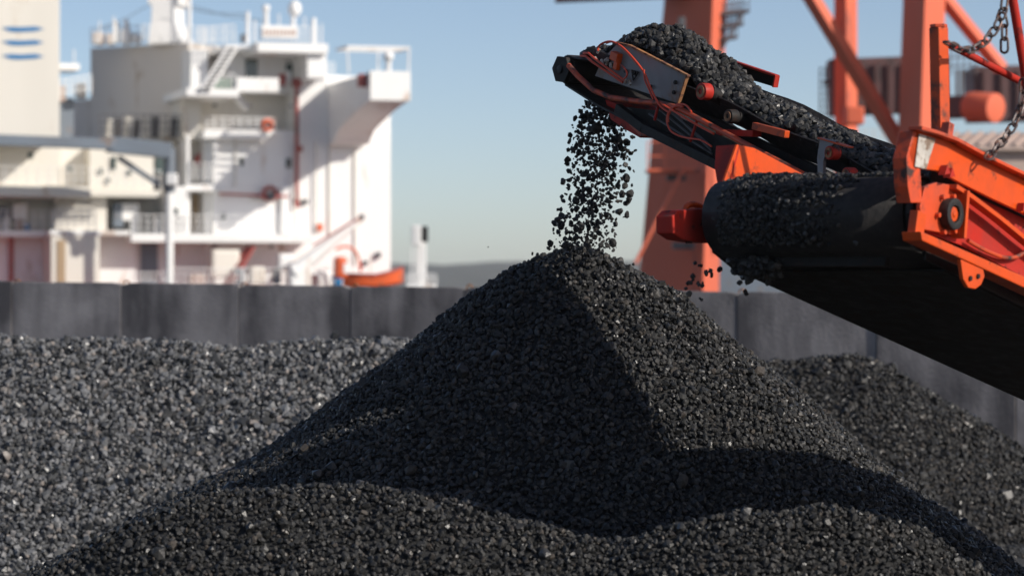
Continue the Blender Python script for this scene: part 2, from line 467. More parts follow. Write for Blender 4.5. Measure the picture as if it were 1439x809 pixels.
def h_main(X, Y):
    dx = X - PX; dy = Y - PY; r = np.sqrt(dx * dx + dy * dy) + 1e-6
    c = dx / r; s = dy / r
    wl = np.maximum(0, -c) ** 2; wr = np.maximum(0, c) ** 2; wf = s ** 2
    drop = (np.interp(r, pl_r, pl_z) * wl + np.interp(r, pr_r, pr_z) * wr + np.interp(r, pf_r, pf_z) * wf) / (wl + wr + wf)
    cone = PZ - drop + wob(X, Y) * 0.05 * np.clip(r, 0, 1)
    zc = np.interp(X, cr_x, cr_z)
    q = np.abs(Y - CREST_Y + 0.25 * np.sin(X * 1.3))
    mound = zc - 0.58 * (np.sqrt(q * q + 0.12 ** 2) - 0.12) + wob(X, Y, 1.4, 2.0) * 0.035
    m_ = np.maximum(cone, mound)
    k = 12.0
    sm = np.logaddexp(cone * k, mound * k) / k
    return np.maximum(np.where(np.abs(cone - mound) < 0.4, sm, m_), -0.02)

def in_view(X, Y, mg=0.55):
    return (np.abs(X) < 719.5 / FPX * Y + mg)
base = grid_base(np.arange(-6.5, 7.5, 0.06), np.arange(15.5, 29.5, 0.06), lambda X, Y: h_main(X, Y) - 0.25 * np.clip(Y - 26.6, 0, 1), 0.03)
c_, r_ = scatter(-5, 5.4, 18.0, 27.2, 0.041, h_main, RNG, 0.018, 0.044,
                 keep=lambda X, Y: in_view(X, Y) & (h_main(X, Y) > CAM_Z - 420 / FPX * Y))
r_ = r_ * np.interp(c_[:, 1], [19.0, 21.5], [0.86, 1.0])
o = lumps_mesh('coal_heap', c_, r_, VAR_HI, RNG, base)
o.data.materials.append(M['coal'])
tag(o, 'tall cone of black lump coal under the conveyor, half in shadow', 'coal heap', kind='stuff')

# back left heap
def h_left(X, Y):
    zc = np.interp(X * 1.1, [-9, -6.6, -5.5, -4.6, -3.7, -2.6, -1.6, -0.5, 0.8, 3], [2.42, 2.40, 2.33, 2.26, 2.29, 2.38, 2.41, 2.33, 1.7, -0.2])
    q = Y - 35
    z = zc - 0.60 * (np.sqrt(q * q + 0.45 ** 2) - 0.45)
    return np.maximum(z + wob(X, Y, 0.6, 1.0) * 0.10, -0.02)
base = grid_base(np.arange(-11, 5, 0.12), np.arange(29, 40.5, 0.12), h_left, 0.075)
c_, r_ = scatter(-7.6, 1.6, 30.4, 36.0, 0.054, h_left, RNG, 0.030, 0.060, big=0.06,
                 keep=lambda X, Y: in_view(X, Y, 0.8) & (h_left(X, Y) > CAM_Z - 430 / FPX * Y))
o = lumps_mesh('coal_heap', c_, r_, VAR_LO, RNG, base)
o.data.materials.append(M['coal_sunlit'])
tag(o, 'long glittering coal heap along the wall, left behind the main cone', 'coal heap', kind='stuff')

# back right heap
def h_right(X, Y):
    px = [900, 1060, 1100, 1150, 1200, 1240, 1300, 1370, 1439, 1560, 1800]
    py = [520, 508, 507, 502, 504, 515, 548, 588, 628, 700, 840]
    D = 36.5
    zc = np.interp(X, [(p - 719.5) / FPX * D for p in px], [CAM_Z + (404.5 - p) / FPX * D for p in py])
    q = Y - D
    z = zc - 0.62 * (np.sqrt(q * q + 0.4 ** 2) - 0.4)
    return np.maximum(z + wob(X, Y, 0.8, 3.0) * 0.06, -0.02)
base = grid_base(np.arange(-1, 12, 0.12), np.arange(31, 42, 0.12), h_right, 0.075)
c_, r_ = scatter(1.8, 7.4, 32.2, 37.3, 0.056, h_right, RNG, 0.030, 0.058, big=0.05,
                 keep=lambda X, Y: in_view(X, Y, 0.8) & (h_right(X, Y) > CAM_Z - 430 / FPX * Y))
o = lumps_mesh('coal_heap', c_, r_, VAR_LO, RNG, base)
o.data.materials.append(M['coal'])
tag(o, 'smaller coal heap against the wall, right behind the main cone', 'coal heap', kind='stuff')

# ------------------------------------------------------------------ quay wall of concrete panels
W0 = P(-330, 0, 51.6); W1 = P(1700, 0, 41.8)
wall = thing('retaining_wall', 'long sooty concrete panel wall between the coal heaps and the ship', 'wall', (0, 47, 0))
seams = [-330, -150, 17, 170, 335, 492, 652, 842, 1035, 1232, 1428, 1630]
wd = (V((W1.x, W1.y, 0)) - V((W0.x, W0.y, 0))).normalized()
wn = V((wd.y, -wd.x, 0))
for i in range(len(seams) - 1):
    p0 = hit(seams[i], 404.5, V((W0.x, W0.y, 0)), wn); p1 = hit(seams[i + 1], 404.5, V((W0.x, W0.y, 0)), wn)
    top = [CAM_Z + (404.5 - np.interp(s, [-330, 0, 660, 1040, 1700], [391, 394.5, 402.5, 409, 417])) / FPX * q.y for s, q in ((seams[i], p0), (seams[i + 1], p1))]
    zt = sum(top) / 2 + random.uniform(-0.012, 0.012)
    pr = random.uniform(-0.02, 0.02)
    a = V((p0.x, p0.y, 0)) + wd * 0.006 + wn * pr; b_ = V((p1.x, p1.y, 0)) - wd * 0.006 + wn * (pr + random.uniform(-0.012, 0.012))
    mb = MB()
    dz = (top[1] - top[0]) / 2
    chips = []
    n_ = 14
    prof = [a + V((0, 0, -0.3)), b_ + V((0, 0, -0.3))]
    for k in range(n_, -1, -1):
        f = k / n_
        e = 0.05 * (1 if k in (0, n_) else 0) * random.random()
        prof.append(a.lerp(b_, f) + V((0, 0, zt + dz * (2 * f - 1) - e - random.uniform(0, 0.012))))
    mb.prism(prof, -wn * 0.22)
    pb = mb.build('panel', M['concrete'], wall, bevel=0.01)
    # lifting loop cast into the top of each panel
    mb = MB(); c = a.lerp(b_, 0.02) - wn * 0.1 + V((0, 0, zt - 0.03 - dz))
    mb.tube([c + wd * 0.05 * math.cos(t_) + V((0, 0, 0.06 * math.sin(t_))) for t_ in [math.pi * k / 8 for k in range(9)]], 0.014, 6)
    mb.build('lifting_loop', M['rust'], pb)


# ------------------------------------------------------------------ stacker conveyor (carries the coal up to the drop point)
SN = P(795, 98, 24.05)                       # near end of the head pulley
ST = P(1262, 322, 20.7)                     # tail end, near side
sd = (ST - SN).normalized()                 # along the belt, towards the tail
sw = V((-sd.y, sd.x, 0)).normalized()       # across, towards the far side
if sw.y < 0: sw = -sw
su = sw.cross(sd)
if su.z < 0: su = -su
SLEN = (ST - SN).length + 1.6
def SL(l, s, h): return SN + sd * l + sw * s + su * h
def SP(px, py, off=0.0):
    """point of the near side plane (or one parallel to it) that stands behind a photo pixel"""
    return hit(px, py, SN + sw * off, sw)
def sl_coord(p):
    q = p - SN
    return q.dot(sd), q.dot(sw), q.dot(su)
stk = thing('stacker_conveyor', 'loaded black belt conveyor tipping coal onto the tall cone', 'conveyor', SL(2.5, 0.4, -0.6))
BW = 0.80
pulley_r = 0.105
mb = MB(); mb.cyl(SL(0, 0.02, 0), SL(0, BW - 0.02, 0), pulley_r, 28); mb.cyl(SL(0, -0.07, 0), SL(0, BW + 0.07, 0), 0.035, 12)
hp = mb.build('head_pulley', M['rubber'], stk, bevel=0.006, smooth=True)
for sgn in (-0.055, BW + 0.01):
    mb = MB(); mb.prism([SL(0.14 * math.cos(t_) * 0.9, sgn, 0.12 * math.sin(t_)) for t_ in [math.pi * 2 * k / 6 + 0.2 for k in range(6)]], sw * 0.045)
    mb.build('pulley_bearing', M['black_steel'], hp, bevel=0.008)

# belt: wraps the pulley, runs back in a trough, returns below
def trough(l):
    """section of the carrying run: flat centre, raised wings; flat at the pulley"""
    k = min(1.0, max(0.0, (l - 0.05) / 0.7))
    pts = [(0.0 + 0.03 * k, 0.20 * k), (0.225, 0.0), (0.40, -0.008 * k), (0.575, 0.0), (BW - 0.03 * k, 0.20 * k)]
    return pts
mb = MB(); rows = []
for a in np.linspace(-90, 90, 11)[:-1]:
    rows.append([SL(-(pulley_r + 0.012) * math.cos(R(a)), s, (pulley_r + 0.012) * math.sin(R(a))) for s in (0.02, 0.21, 0.40, 0.59, BW - 0.02)])
ls = list(np.linspace(0, 0.9, 10)) + list(np.linspace(1.1, SLEN, 24))
for l in ls:
    rows.append([SL(l, s, pulley_r + 0.012 + h - 0.015 * math.sin(l * 5.2)) for s, h in trough(l)])
th = 0.014
vs = []; fs = []
for r_i, row in enumerate(rows):
    for k, p in enumerate(row): vs.append(p)
nr = len(rows)
for i in range(nr - 1):
    for k in range(4): fs.append((i * 5 + k, i * 5 + k + 1, i * 5 + k + 6, i * 5 + k + 5))
mb.add(vs, fs)
belt = mb.build('belt', M['rubber'], stk)
sm = belt.modifiers.new('thickness', 'SOLIDIFY'); sm.thickness = th; sm.offset = 0
mb = MB(); mb.prism([SL(0, 0.02, -pulley_r - 0.014), SL(0.5, 0.02, -pulley_r - 0.05), SL(SLEN, 0.02, -0.25), SL(SLEN, 0.02, -0.27), SL(0.5, 0.02, -pulley_r - 0.068), SL(0, 0.02, -pulley_r - 0.03)], sw * (BW - 0.04))
mb.build('return_belt', M['rubber'], stk)

# side stringers (channel under the belt edge), one each side
for off, nm in ((0.20, 'near'), (BW - 0.24, 'far')):
    mb = MB()
    mb.prism([SL(0.35, off, 0.10), SL(SLEN, off, 0.10), SL(SLEN, off, 0.02), SL(0.75, off, 0.02), SL(0.30, off, 0.0)], sw * 0.04)
    mb.build('side_stringer', M['black_steel'], stk, bevel=0.006)

# tubular chords and lattice on the near side
chord = [(799, 92), (812, 107), (834, 127), (858, 137), (893, 142.5), (926, 145), (950, 151), (968, 160), (1015, 185), (1060, 209), (1100, 230), (1150, 256), (1180, 270)]
mb = MB(); mb.tube([SP(x, y, -0.09) for x, y in chord], 0.023, 10)
mb.build('top_chord', M['orange_dirty'], stk, smooth=True)
mb = MB(); mb.tube([SP(x, y, BW + 0.09) + su * 0.0 for x, y in [(960, 86)] ] + [SL(l, BW + 0.09, -0.12) for l in np.linspace(1.2, SLEN, 5)], 0.023, 8)
mb.v = []; mb.f = []
mb.tube([SL(l, BW + 0.07, -0.14) for l in np.linspace(0.5, SLEN, 5)], 0.023, 8)
mb.build('top_chord', M['orange_dirty'], stk, smooth=True)
low = [(868, 152), (905, 180), (1000, 227), (1120, 286), (1200, 325)]
for off in (-0.085, BW + 0.03):
    mb = MB()
    pts = [SP(x, y, -0.085) for x, y in low]
    pts = [p + sw * (off + 0.085) for p in pts]
    for a, b_ in zip(pts[:-1], pts[1:]): mb.bar(a, b_, 0.06, 0.075, up=su)
    mb.build('bottom_chord', M['black_steel'], stk, bevel=0.006)
# underside plate that closes the frame between the chords
pu = [SP(x, y, 0.0) for x, y in [(872, 150), (930, 156), (1010, 190), (1120, 246), (1190, 283), (1190, 315), (1000, 222), (905, 176)]]
mb = MB(); mb.prism(pu, sw * 0.02)
mb.build('web_plate', M['black_steel'], stk)
for (x0, y0, x1, y1) in [(926, 145, 920, 169), (980, 168, 970, 199), (1045, 202, 1030, 234)]:
    mb = MB(); mb.tube([SP(x0, y0, -0.10), SP(x1, y1, -0.10)], 0.012, 8)
    mb.build('lattice_strut', M['red'], stk, smooth=True)
for (x0, y0, x1, y1) in [(922, 150, 970, 190), (932, 149, 1000, 206), (938, 150, 1000, 212), (912, 160, 1000, 216)]:
    mb = MB(); mb.tube([SP(x0, y0, -0.07), SP(x1, y1, -0.07)], 0.009, 6)
    mb.build('cable', M['grey_metal'], stk, smooth=True)

# skirt plates that keep the coal on the belt at the head
sk = [(868, 61), (885, 65), (967, 107), (954, 146), (938, 141), (836, 107), (846, 84)]
mb = MB(); mb.prism([SP(x, y, -0.035) for x, y in sk], sw * 0.012)
skirt = mb.build('skirt_plate', M['steel'], stk, bevel=0.003)
mb = MB(); pts = [SP(x, y, -0.045) for x, y in [(866, 60), (886, 64.5), (930, 87), (968, 107)]]
for a, b_ in zip(pts[:-1], pts[1:]): mb.bar(a, b_, 0.035, 0.016, up=su)
mb.build('skirt_edge', M['rust'], skirt, bevel=0.004)
mb = MB(); mb.bar(SP(966, 107, -0.045), SP(954, 145, -0.045), 0.03, 0.014, up=sd)
mb.build('skirt_edge', M['rust'], skirt, bevel=0.003)
for x, y in [(892, 103), (950, 116), (948, 130), (862, 92), (880, 100), (915, 122)]:
    c = SP(x, y, -0.045); mb = MB(); mb.cyl(c, c - sw * 0.016, 0.017, 6)
    mb.build('bolt', M['black_steel'], skirt)
# triangular stiffener on the plate
mb = MB(); q = [SP(x, y, -0.05) for x, y in [(888, 99), (897, 102), (890, 113)]]
for a, b_ in zip(q, q[1:] + q[:1]): mb.tube([a, b_], 0.006, 6)
mb.build('stiffener', M['black_steel'], skirt)
mb = MB()
fk = [(978, 70), (985, 71), (1092, 107), (1089, 123), (1080, 120), (985, 92)]
mb.prism([SP(x, y, BW + 0.02) for x, y in fk], sw * 0.012)
fsk = mb.build('skirt_plate', M['black_steel'], stk, bevel=0.003); fsk['label'] = 'black far skirt plate with red edge'
mb = MB(); mb.bar(SP(982, 70, BW + 0.0), SP(1092, 107, BW + 0.0), 0.05, 0.018, up=su); mb.bar(SP(1092, 106, BW), SP(1089, 123, BW), 0.05, 0.018, up=sd)
mb.build('skirt_edge', M['red'], fsk, bevel=0.004)

# clutter at the head: valve block, fittings, straight pipes, hoses
mb = MB(); c = SP(866, 80, -0.06); mb.obox(c, sd * 0.05, sw * 0.03, su * 0.035); mb.obox(c - su * 0.05 + sd * 0.03, sd * 0.025, sw * 0.02, su * 0.05)
mb.build('valve_block', M['orange'], stk, bevel=0.006)
mb = MB()
for x, y in [(841, 72), (846, 87), (852, 84), (853, 88), (838, 83), (885, 116), (879, 114), (858, 92)]:
    c = SP(x, y, -0.07 - 0.03 * random.random()); a = (sd * random.uniform(-1, 1) + su * random.uniform(0.3, 1)).normalized()
    mb.cyl(c - a * 0.022, c + a * 0.022, random.uniform(0.009, 0.015), 8)
mb.build('fitting', M['plate_white'], stk)
mb = MB()
mb.obox(SP(848, 84, -0.02), sd * 0.12, sw * 0.03, su * 0.06)
mb.build('bracket', M['black_steel'], stk, bevel=0.01)
for dx, dy in ((0, 0), (4, -4)):
    mb = MB(); mb.tube([SP(816 + dx, 79 + dy, -0.06), SP(823 + dx, 79 + dy, -0.08), SP(832 + dx, 87 + dy, -0.09), SP(875 + dx, 116 + dy * .4, -0.09)], 0.010, 8)
    mb.build('grease_pipe', M['hose'], stk, smooth=True)
def smooth_pts(pts, n=6):
    out = []
    for i in range(len(pts) - 1):
        p0 = pts[max(i - 1, 0)]; p1 = pts[i]; p2 = pts[i + 1]; p3 = pts[min(i + 2, len(pts) - 1)]
        for k in range(n):
            t = k / n
            out.append(0.5 * ((2 * p1) + (p2 - p0) * t + (2 * p0 - 5 * p1 + 4 * p2 - p3) * t * t + (3 * p1 - p0 - 3 * p2 + p3) * t ** 3))
    out.append(pts[-1]); return out
hoses = [([(840, 72), (841, 66), (848, 60.5), (860, 58.8), (875, 67), (894, 87), (906, 104), (913, 121), (921, 138), (928, 149), (940, 158)], 0.009),
         ([(852, 61), (862, 59.5), (878, 71), (895, 90)], 0.0075),
         ([(872, 91), (879, 98), (881, 106), (876, 112)], 0.0075),
         ([(905, 98), (906, 112), (912, 126), (918, 140)], 0.0075),
         ([(972, 158), (964, 148), (952, 147), (941, 155), (937, 168), (941, 182), (952, 190), (966, 194), (985, 197), (1000, 206)], 0.0075),
         ([(960, 150), (950, 149), (940, 160), (939, 172)], 0.009),
         ([(931, 147), (950, 158), (975, 173), (1003, 188)], 0.009)]
for pts, rad in hoses:
    mb = MB(); mb.tube(smooth_pts([SP(x, y, -0.12) for x, y in pts]), rad, 8)
    mb.build('hose', M['hose'], stk, smooth=True)

# belt scraper hanging below the head pulley
mb = MB(); mb.prism([SP(x, y, 0.1) for x, y in [(850, 140), (870, 147), (905, 175), (899, 194), (878, 182), (858, 168)]], sw * 0.5)
sc_ = mb.build('belt_scraper', M['red'], stk, bevel=0.008)
mb = MB(); mb.prism([SP(x, y, 0.06) for x, y in [(884, 160), (900, 170), (908, 190), (900, 192), (884, 176)]], sw * 0.03)
mb.build('scraper_arm', M['orange_dirty'], sc_, bevel=0.004)

# carrying idlers, brackets and cross bars on the near side
def idler(px, py, rr, parent):
    c = SP(px, py, -0.05)
    mb = MB(); mb.cyl(c - sw * 0.05, c + sw * 0.03, rr, 20)
    o_ = mb.build('idler_roller', M['red'], parent, bevel=0.006, smooth=True)
    mb = MB(); mb.cyl(c + sw * 0.03, c + sw * 0.30 - su * 0.10, rr * 0.9, 16); mb.build('roller_shell', M['black_steel'], o_, smooth=True)  # shell coloured black to stand in for shade under the belt
    mb = MB(); mb.ring(c - sw * 0.052, sw, rr * 0.35, rr * 0.72, 0.012, 20)
    mb.build('roller_cap', M['rust'], o_)
    return o_
idler(992, 129, 0.066, stk)
idler(1030, 164, 0.055, stk).data.materials[0] = M['black_steel']; idler(1172, 215, 0.052, stk); idler(1196, 245, 0.05, stk)
mb = MB(); mb.prism([SP(x, y, -0.08) for x, y in [(1152, 194), (1176, 198), (1162, 212), (1157, 226), (1156, 250), (1149, 249), (1148, 222)]], sw * 0.03)
br = mb.build('idler_bracket', M['steel'], stk, bevel=0.004)
mb = MB(); mb.bar(SP(1152, 194, -0.07), SP(1196, 207, -0.07), 0.05, 0.012, up=su)
mb.build('bracket_flange', M['orange'], br, bevel=0.003)
mb = MB(); a = SP(1022, 190, -0.08); mb.bar(SP(1012, 186, 0.05), SP(1064, 188, 0.05), 0.09, 0.05, up=su)
mb.build('cross_bar', M['red'], stk, bevel=0.006); mb = MB()  # this bar is coloured dark red to read as shaded orange
mb.bar(SP(1060, 177, -0.02), SP(1106, 189, -0.02), 0.05, 0.055, up=su)
mb.build('cross_bar', M['orange'], stk, bevel=0.006)

# coal riding on the belt
def h_load(L_, S_):
    """height of the coal above the belt plane; L along, S across (0..BW)"""
    rib = np.interp(S_, [0.03, 0.10, 0.25, 0.45, 0.62, 0.70, BW], [0.175, 0.225, 0.265, 0.245, 0.175, 0.115, 0.10])
    flat = np.interp(L_, [0.0, 0.3, 0.8], [0.25, 0.5, 1.0])
    mid = np.clip(1 - ((S_ - BW / 2) / (BW / 2 - 0.01)) ** 2, 0, 1)
    mound = np.interp(L_, [0.1, 0.3, 0.5, 0.75, 1.0, 1.3, 1.6, 1.9, 3.2], [0.0, 0.07, 0.17, 0.26, 0.25, 0.16, 0.06, 0.0, 0.0])
    lipup = np.interp(L_, [0.4, 0.6, 1.5, 1.8], [0.0, 0.07, 0.07, 0.0])
    return pulley_r + rib * flat + 0.62 * mound * mid ** 0.7 + lipup + 0.018 * np.sin(L_ * 9) * np.cos(S_ * 11)
Lg = np.arange(0.1, SLEN - 0.1, 0.045); Sg = np.arange(0.085, BW - 0.08, 0.036)
LL, SS = np.meshgrid(Lg, Sg); LL = LL.ravel() + RNG.uniform(-.02, .02, LL.size); SS = SS.ravel() + RNG.uniform(-.018, .018, SS.size)
LL = np.concatenate([LL, LL + 0.02]); SS = np.concatenate([SS, SS + 0.01])
kk = (SS < 0.70) | ((LL > 0.4) & (LL < 1.6)); LL = LL[kk]; SS = SS[kk]
rad = 0.026 + 0.026 * RNG.beta(1.6, 2.4, LL.size)
HH = h_load(LL, SS) + rad * RNG.uniform(-0.9, 0.6, LL.size)
A3 = np.array([sd[:], sw[:], su[:]])
cc = np.array(SN[:])[None] + np.stack([LL, SS, HH], -1) @ A3
lg = np.linspace(0.1, SLEN - 0.05, 60); sg = np.linspace(0.07, 0.69, 12)
X, Y = np.meshgrid(lg, sg)
bv = np.array(SN[:])[None] + np.stack([X, Y, h_load(X, Y) - 0.03], -1).reshape(-1, 3) @ A3
ny_, nx_ = X.shape
a = (np.arange(ny_ - 1)[:, None] * nx_ + np.arange(nx_ - 1)[None]).reshape(-1)
bf = np.concatenate([np.stack([a, a + 1, a + nx_ + 1], 1), np.stack([a, a + nx_ + 1, a + nx_], 1)])
o = lumps_mesh('coal_load', cc, rad, VAR_HI, RNG, (bv, bf))
o.data.materials.append(M['coal'])
tag(o, 'heaped black coal riding up the stacker conveyor belt', 'coal', kind='stuff')

# ------------------------------------------------------------------ wide feeder conveyor with its frame, nearer on the right
ed = V((0.83, 1.0, -0.32)).normalized()                 # from the head drum down to the tail
ea = V((ed.y, -ed.x, 0)).normalized()                   # across, towards the near right side
en = ea.cross(ed)
if en.z < 0: en = -en
FR = P(1330, 301, 18.05)                                # outer bearing, near right side
DR = hit(1289, 306, FR, V((ed.x, ed.y, 0)).normalized())
def FP(px, py, off=0.0):
    """point on the right side plate's plane (through the bearing), off metres outwards"""
    return hit(px, py, FR + ea * off, ea)
W_IN = 0.16
WB = 1.55                                               # belt width
DC = FR - ea * W_IN                                     # right end of the drum
def FL(l, s, h): return DC - ea * s + ed * l + en * h   # s from the right edge to the left
DRUM = 0.235
mach = thing('screening_machine', 'orange machine with wide black feeder drum, side plates and bearing', 'machine', FL(1.5, 1.0, -1.2))
mb = MB(); mb.cyl(FL(0, 0.0, 0), FL(0, WB, 0), DRUM - 0.02, 40)
drum = mb.build('head_drum', M['rubber'], mach, smooth=True)
mb = MB(); mb.cyl(FL(0, -0.17, 0), FL(0, WB + 0.32, 0), 0.042, 16)
mb.build('drum_shaft', M['black_steel'], drum, smooth=True)
FLEN = 6.5
prof = [(FLEN, DRUM), (0, DRUM)] + [(-DRUM * math.sin(R(a)), DRUM * math.cos(R(a))) for a in range(12, 180, 12)] + [(0, -DRUM), (FLEN, -DRUM - 0.05)]
mb = MB()
ring_o = [FL(l, 0.01, h) for l, h in prof]; vs = ring_o + [p - ea * (WB - 0.02) for p in ring_o]; n_ = len(prof)
mb.add(vs, [(i, i + 1, n_ + i + 1, n_ + i) for i in range(n_ - 1)])
fb = mb.build('belt', M['rubber'], mach, smooth=True)
sm = fb.modifiers.new('thickness', 'SOLIDIFY'); sm.thickness = 0.02; sm.offset = 0

# left side: stringer, side plate folded in two, bearing block
def LP(px, py, off=0.0): return hit(px, py, FL(0, WB + 0.06 - off, 0), ea)
mb = MB(); mb.prism([FL(-0.05, WB + 0.08, -0.08), FL(FLEN, WB + 0.08, -0.12), FL(FLEN, WB + 0.08, -0.33), FL(0.3, WB + 0.08, -0.27), FL(0.05, WB + 0.08, -0.22)], ea * 0.07)
mb.build('side_stringer', M['black_steel'], mach, bevel=0.008)
mb = MB(); mb.prism([FL(0.35, 0.02, -0.262), FL(FLEN, 0.02, -0.31), FL(FLEN, 0.02, -0.325), FL(0.35, 0.02, -0.277)], -ea * (WB + 0.0))
mb.build('underside_shade_sheet', M['black_steel'], mach)  # black sheet added so the underside looks deep in shade
lp_orange = [(1036, 203), (1060, 208), (1152, 257), (1230, 297), (1230, 320), (1100, 318), (1010, 300), (1012, 270)]
mb = MB(); mb.prism([LP(x, y) for x, y in lp_orange], -ea * 0.02)
mb.build('left_side_plate', M['orange'], mach, bevel=0.004)
q0 = LP(1038, 203); q1 = LP(1016, 290)
wnm = (q1 - q0).cross(V((-0.75, 0.65, 0))).normalized()
wing = [hit(x, y, q0, wnm) for x, y in [(1038, 203), (1006, 205), (1004, 235), (1008, 258), (992, 284), (978, 298), (984, 318), (1010, 318)]]
mb = MB(); mb.prism(wing, wnm * 0.02)
mb.build('wing_plate', M['red'], mach, bevel=0.004)  # red stands in for shade on the folded orange plate
cbl = FL(0, WB + 0.24, 0)
cbl = LP(953, 318, -0.18)
mb = MB()
hexp = [(921, 304), (929, 296), (966, 293), (966, 342), (936, 337), (922, 328)]
mb.prism([LP(x, y, -0.20) for x, y in hexp], ea * 0.14)
bb = mb.build('bearing_block', M['red'], mach, bevel=0.012)
mb = MB(); mb.prism([LP(x, y, -0.17) for x, y in [(971, 296), (1000, 290), (1006, 338), (974, 342)]], ea * 0.14)
mb.build('bearing_flange', M['red'], bb, bevel=0.01)
mb = MB(); mb.tube(smooth_pts([LP(x, y, -0.15) for x, y in [(962, 300), (964, 291), (972, 287), (983, 290), (989, 298)]]), 0.022, 10)
mb.build('lifting_eye', M['orange'], bb, smooth=True)
mb = MB(); mb.tube([LP(966, 300, -0.12), LP(968, 342, -0.12)], 0.024, 8)
mb.build('clamp_band', M['black_steel'], bb)
# scraper clotted with coal under the drum
mb = MB(); mb.bar(FL(0.12, 0.3, -0.27), FL(0.12, WB - 0.12, -0.27), 0.06, 0.07, up=en)
mb.build('belt_scraper', M['black_steel'], mach, bevel=0.01)

# right side plate: upper panel, flanges, bearing, ribs, lower beam, lug
up_poly = [(1288, 181), (1306, 186), (1334, 196), (1380, 221), (1439, 249), (1560, 306), (1560, 366), (1439, 300), (1392, 278), (1352, 258), (1318, 240), (1283, 236), (1277, 215)]
mb = MB(); mb.prism([FP(x, y, 0.03) for x, y in up_poly], -ea * 0.03)
upper = mb.build('right_side_plate', M['orange'], mach, bevel=0.006)
mb = MB(); pts = [FP(x, y, 0.05) for x, y in [(1286, 180), (1308, 186), (1336, 196), (1380, 220), (1439, 248), (1560, 305)]]
for a, b_ in zip(pts[:-1], pts[1:]): mb.bar(a, b_, 0.10, 0.022, up=en)
mb.build('top_flange', M['orange_dirty'], upper, bevel=0.003)
mb = MB(); mb.prism([FP(x, y, 0.036) for x, y in [(1291, 188), (1314, 195), (1301, 238), (1285, 234)]], ea * 0.005)
mb.build('grey_patch', M['plate_white'], upper, bevel=0.002)
for pts in ([(1322, 232), (1326, 244), (1318, 246)], [(1329, 236), (1333, 248), (1325, 250)], [(1430, 285), (1436, 297), (1428, 297)], [(1442, 290), (1446, 302), (1438, 302)]):
    mb = MB(); mb.prism([FP(x, y, 0.036) for x, y in pts], ea * 0.05)
    mb.build('gusset', M['red'], upper, bevel=0.002)
# plate edge that turns inwards over the drum
mb = MB(); mb.prism([FP(1284, 184, 0.03), FP(1291, 184, 0.03), FP(1296, 285, 0.03), FP(1280, 285, 0.03), FP(1276, 262, 0.03), FP(1274, 222, 0.03)], -ea * 0.10)
mb.build('end_plate', M['orange_dirty'], mach, bevel=0.006)
# bearing plate and bearing
mb = MB(); mb.prism([FP(x, y, 0.0) for x, y in [(1300, 262), (1316, 256), (1346, 262), (1360, 278), (1356, 333), (1296, 322), (1293, 290)]], -ea * 0.03)
bpz = mb.build('bearing_plate', M['orange_dirty'], mach, bevel=0.006)
mb = MB(); mb.ring(FR + ea * 0.035, ea, 0.052, 0.100, 0.07, 28)
bra = mb.build('bearing_housing', M['rubber'], bpz, bevel=0.012, smooth=True)
mb = MB(); mb.cyl(FR + ea * 0.0, FR + ea * 0.055, 0.046, 20); mb.cyl(FR + ea * 0.055, FR + ea * 0.062, 0.02, 6)
mb.build('shaft_end', M['orange'], bra, bevel=0.004, smooth=True)
for k in range(6):
    a_ = k * math.pi / 3 + 0.3; c = FR + (ed * math.cos(a_) + en * math.sin(a_)) * 0.125
    mb = MB(); mb.cyl(c - ea * 0.01, c + ea * 0.03, 0.016, 6); mb.build('bolt', M['orange_dirty'], bpz)
mb = MB(); mb.bar(FP(1352, 268, 0.03), FP(1347, 335, 0.03), 0.03, 0.10, up=ea)
mb.build('rib', M['orange'], mach, bevel=0.004)
mb = MB(); mb.prism([FP(x, y, -0.06) for x, y in [(1340, 262), (1600, 380), (1600, 470), (1350, 344), (1300, 326)]], -ea * 0.02)
mb.build('inner_web', M['red'], mach)
mb = MB(); pts = [FP(x, y, 0.02) for x, y in [(1338, 262), (1360, 276), (1400, 306), (1439, 338), (1520, 400)]]
for a, b_ in zip(pts[:-1], pts[1:]): mb.bar(a, b_, 0.07, 0.03, up=en)
mb.build('diagonal_flange', M['orange'], mach, bevel=0.003)
mb = MB(); mb.tube(smooth_pts([FP(x, y, -0.02) for x, y in [(1360, 338), (1385, 352), (1412, 362), (1430, 360), (1445, 350)]]), 0.014, 8)
mb.build('grease_pipe', M['orange_dirty'], mach, smooth=True)
mb = MB(); mb.prism([FP(x, y, 0.06) for x, y in [(1294, 325), (1300, 327), (1439, 388), (1640, 478), (1640, 498), (1439, 404), (1366, 370), (1296, 338)]], -ea * 0.14)
mb.build('lower_beam', M['orange'], mach, bevel=0.008)
lug = [(1350, 364), (1382, 378), (1384, 388), (1379, 400), (1371, 406), (1361, 404), (1354, 392)]
mb = MB(); mb.prism([FP(x, y, 0.05) for x, y in lug], -ea * 0.03)
lg_ = mb.build('lifting_lug', M['orange'], mach, bevel=0.006)
for x, y in ((1363, 391), (1374, 388)):
    c = FP(x, y, 0.052); mb = MB(); mb.cyl(c, c + ea * 0.01, 0.016, 12); mb.build('bolt', M['black_steel'], lg_)
mb = MB(); mb.prism([FP(x, y, -0.08) for x, y in [(1286, 262), (1300, 262), (1300, 335), (1290, 340), (1282, 300)]], -ea * 0.05)
mb.build('drum_guard', M['black_steel'], mach, bevel=0.005)
mb = MB(); mb.obox(FP(1288, 318, -0.02), ed * 0.05, ea * 0.03, en * 0.09)
mb.build('bolt_plate', M['orange'], mach, bevel=0.006)
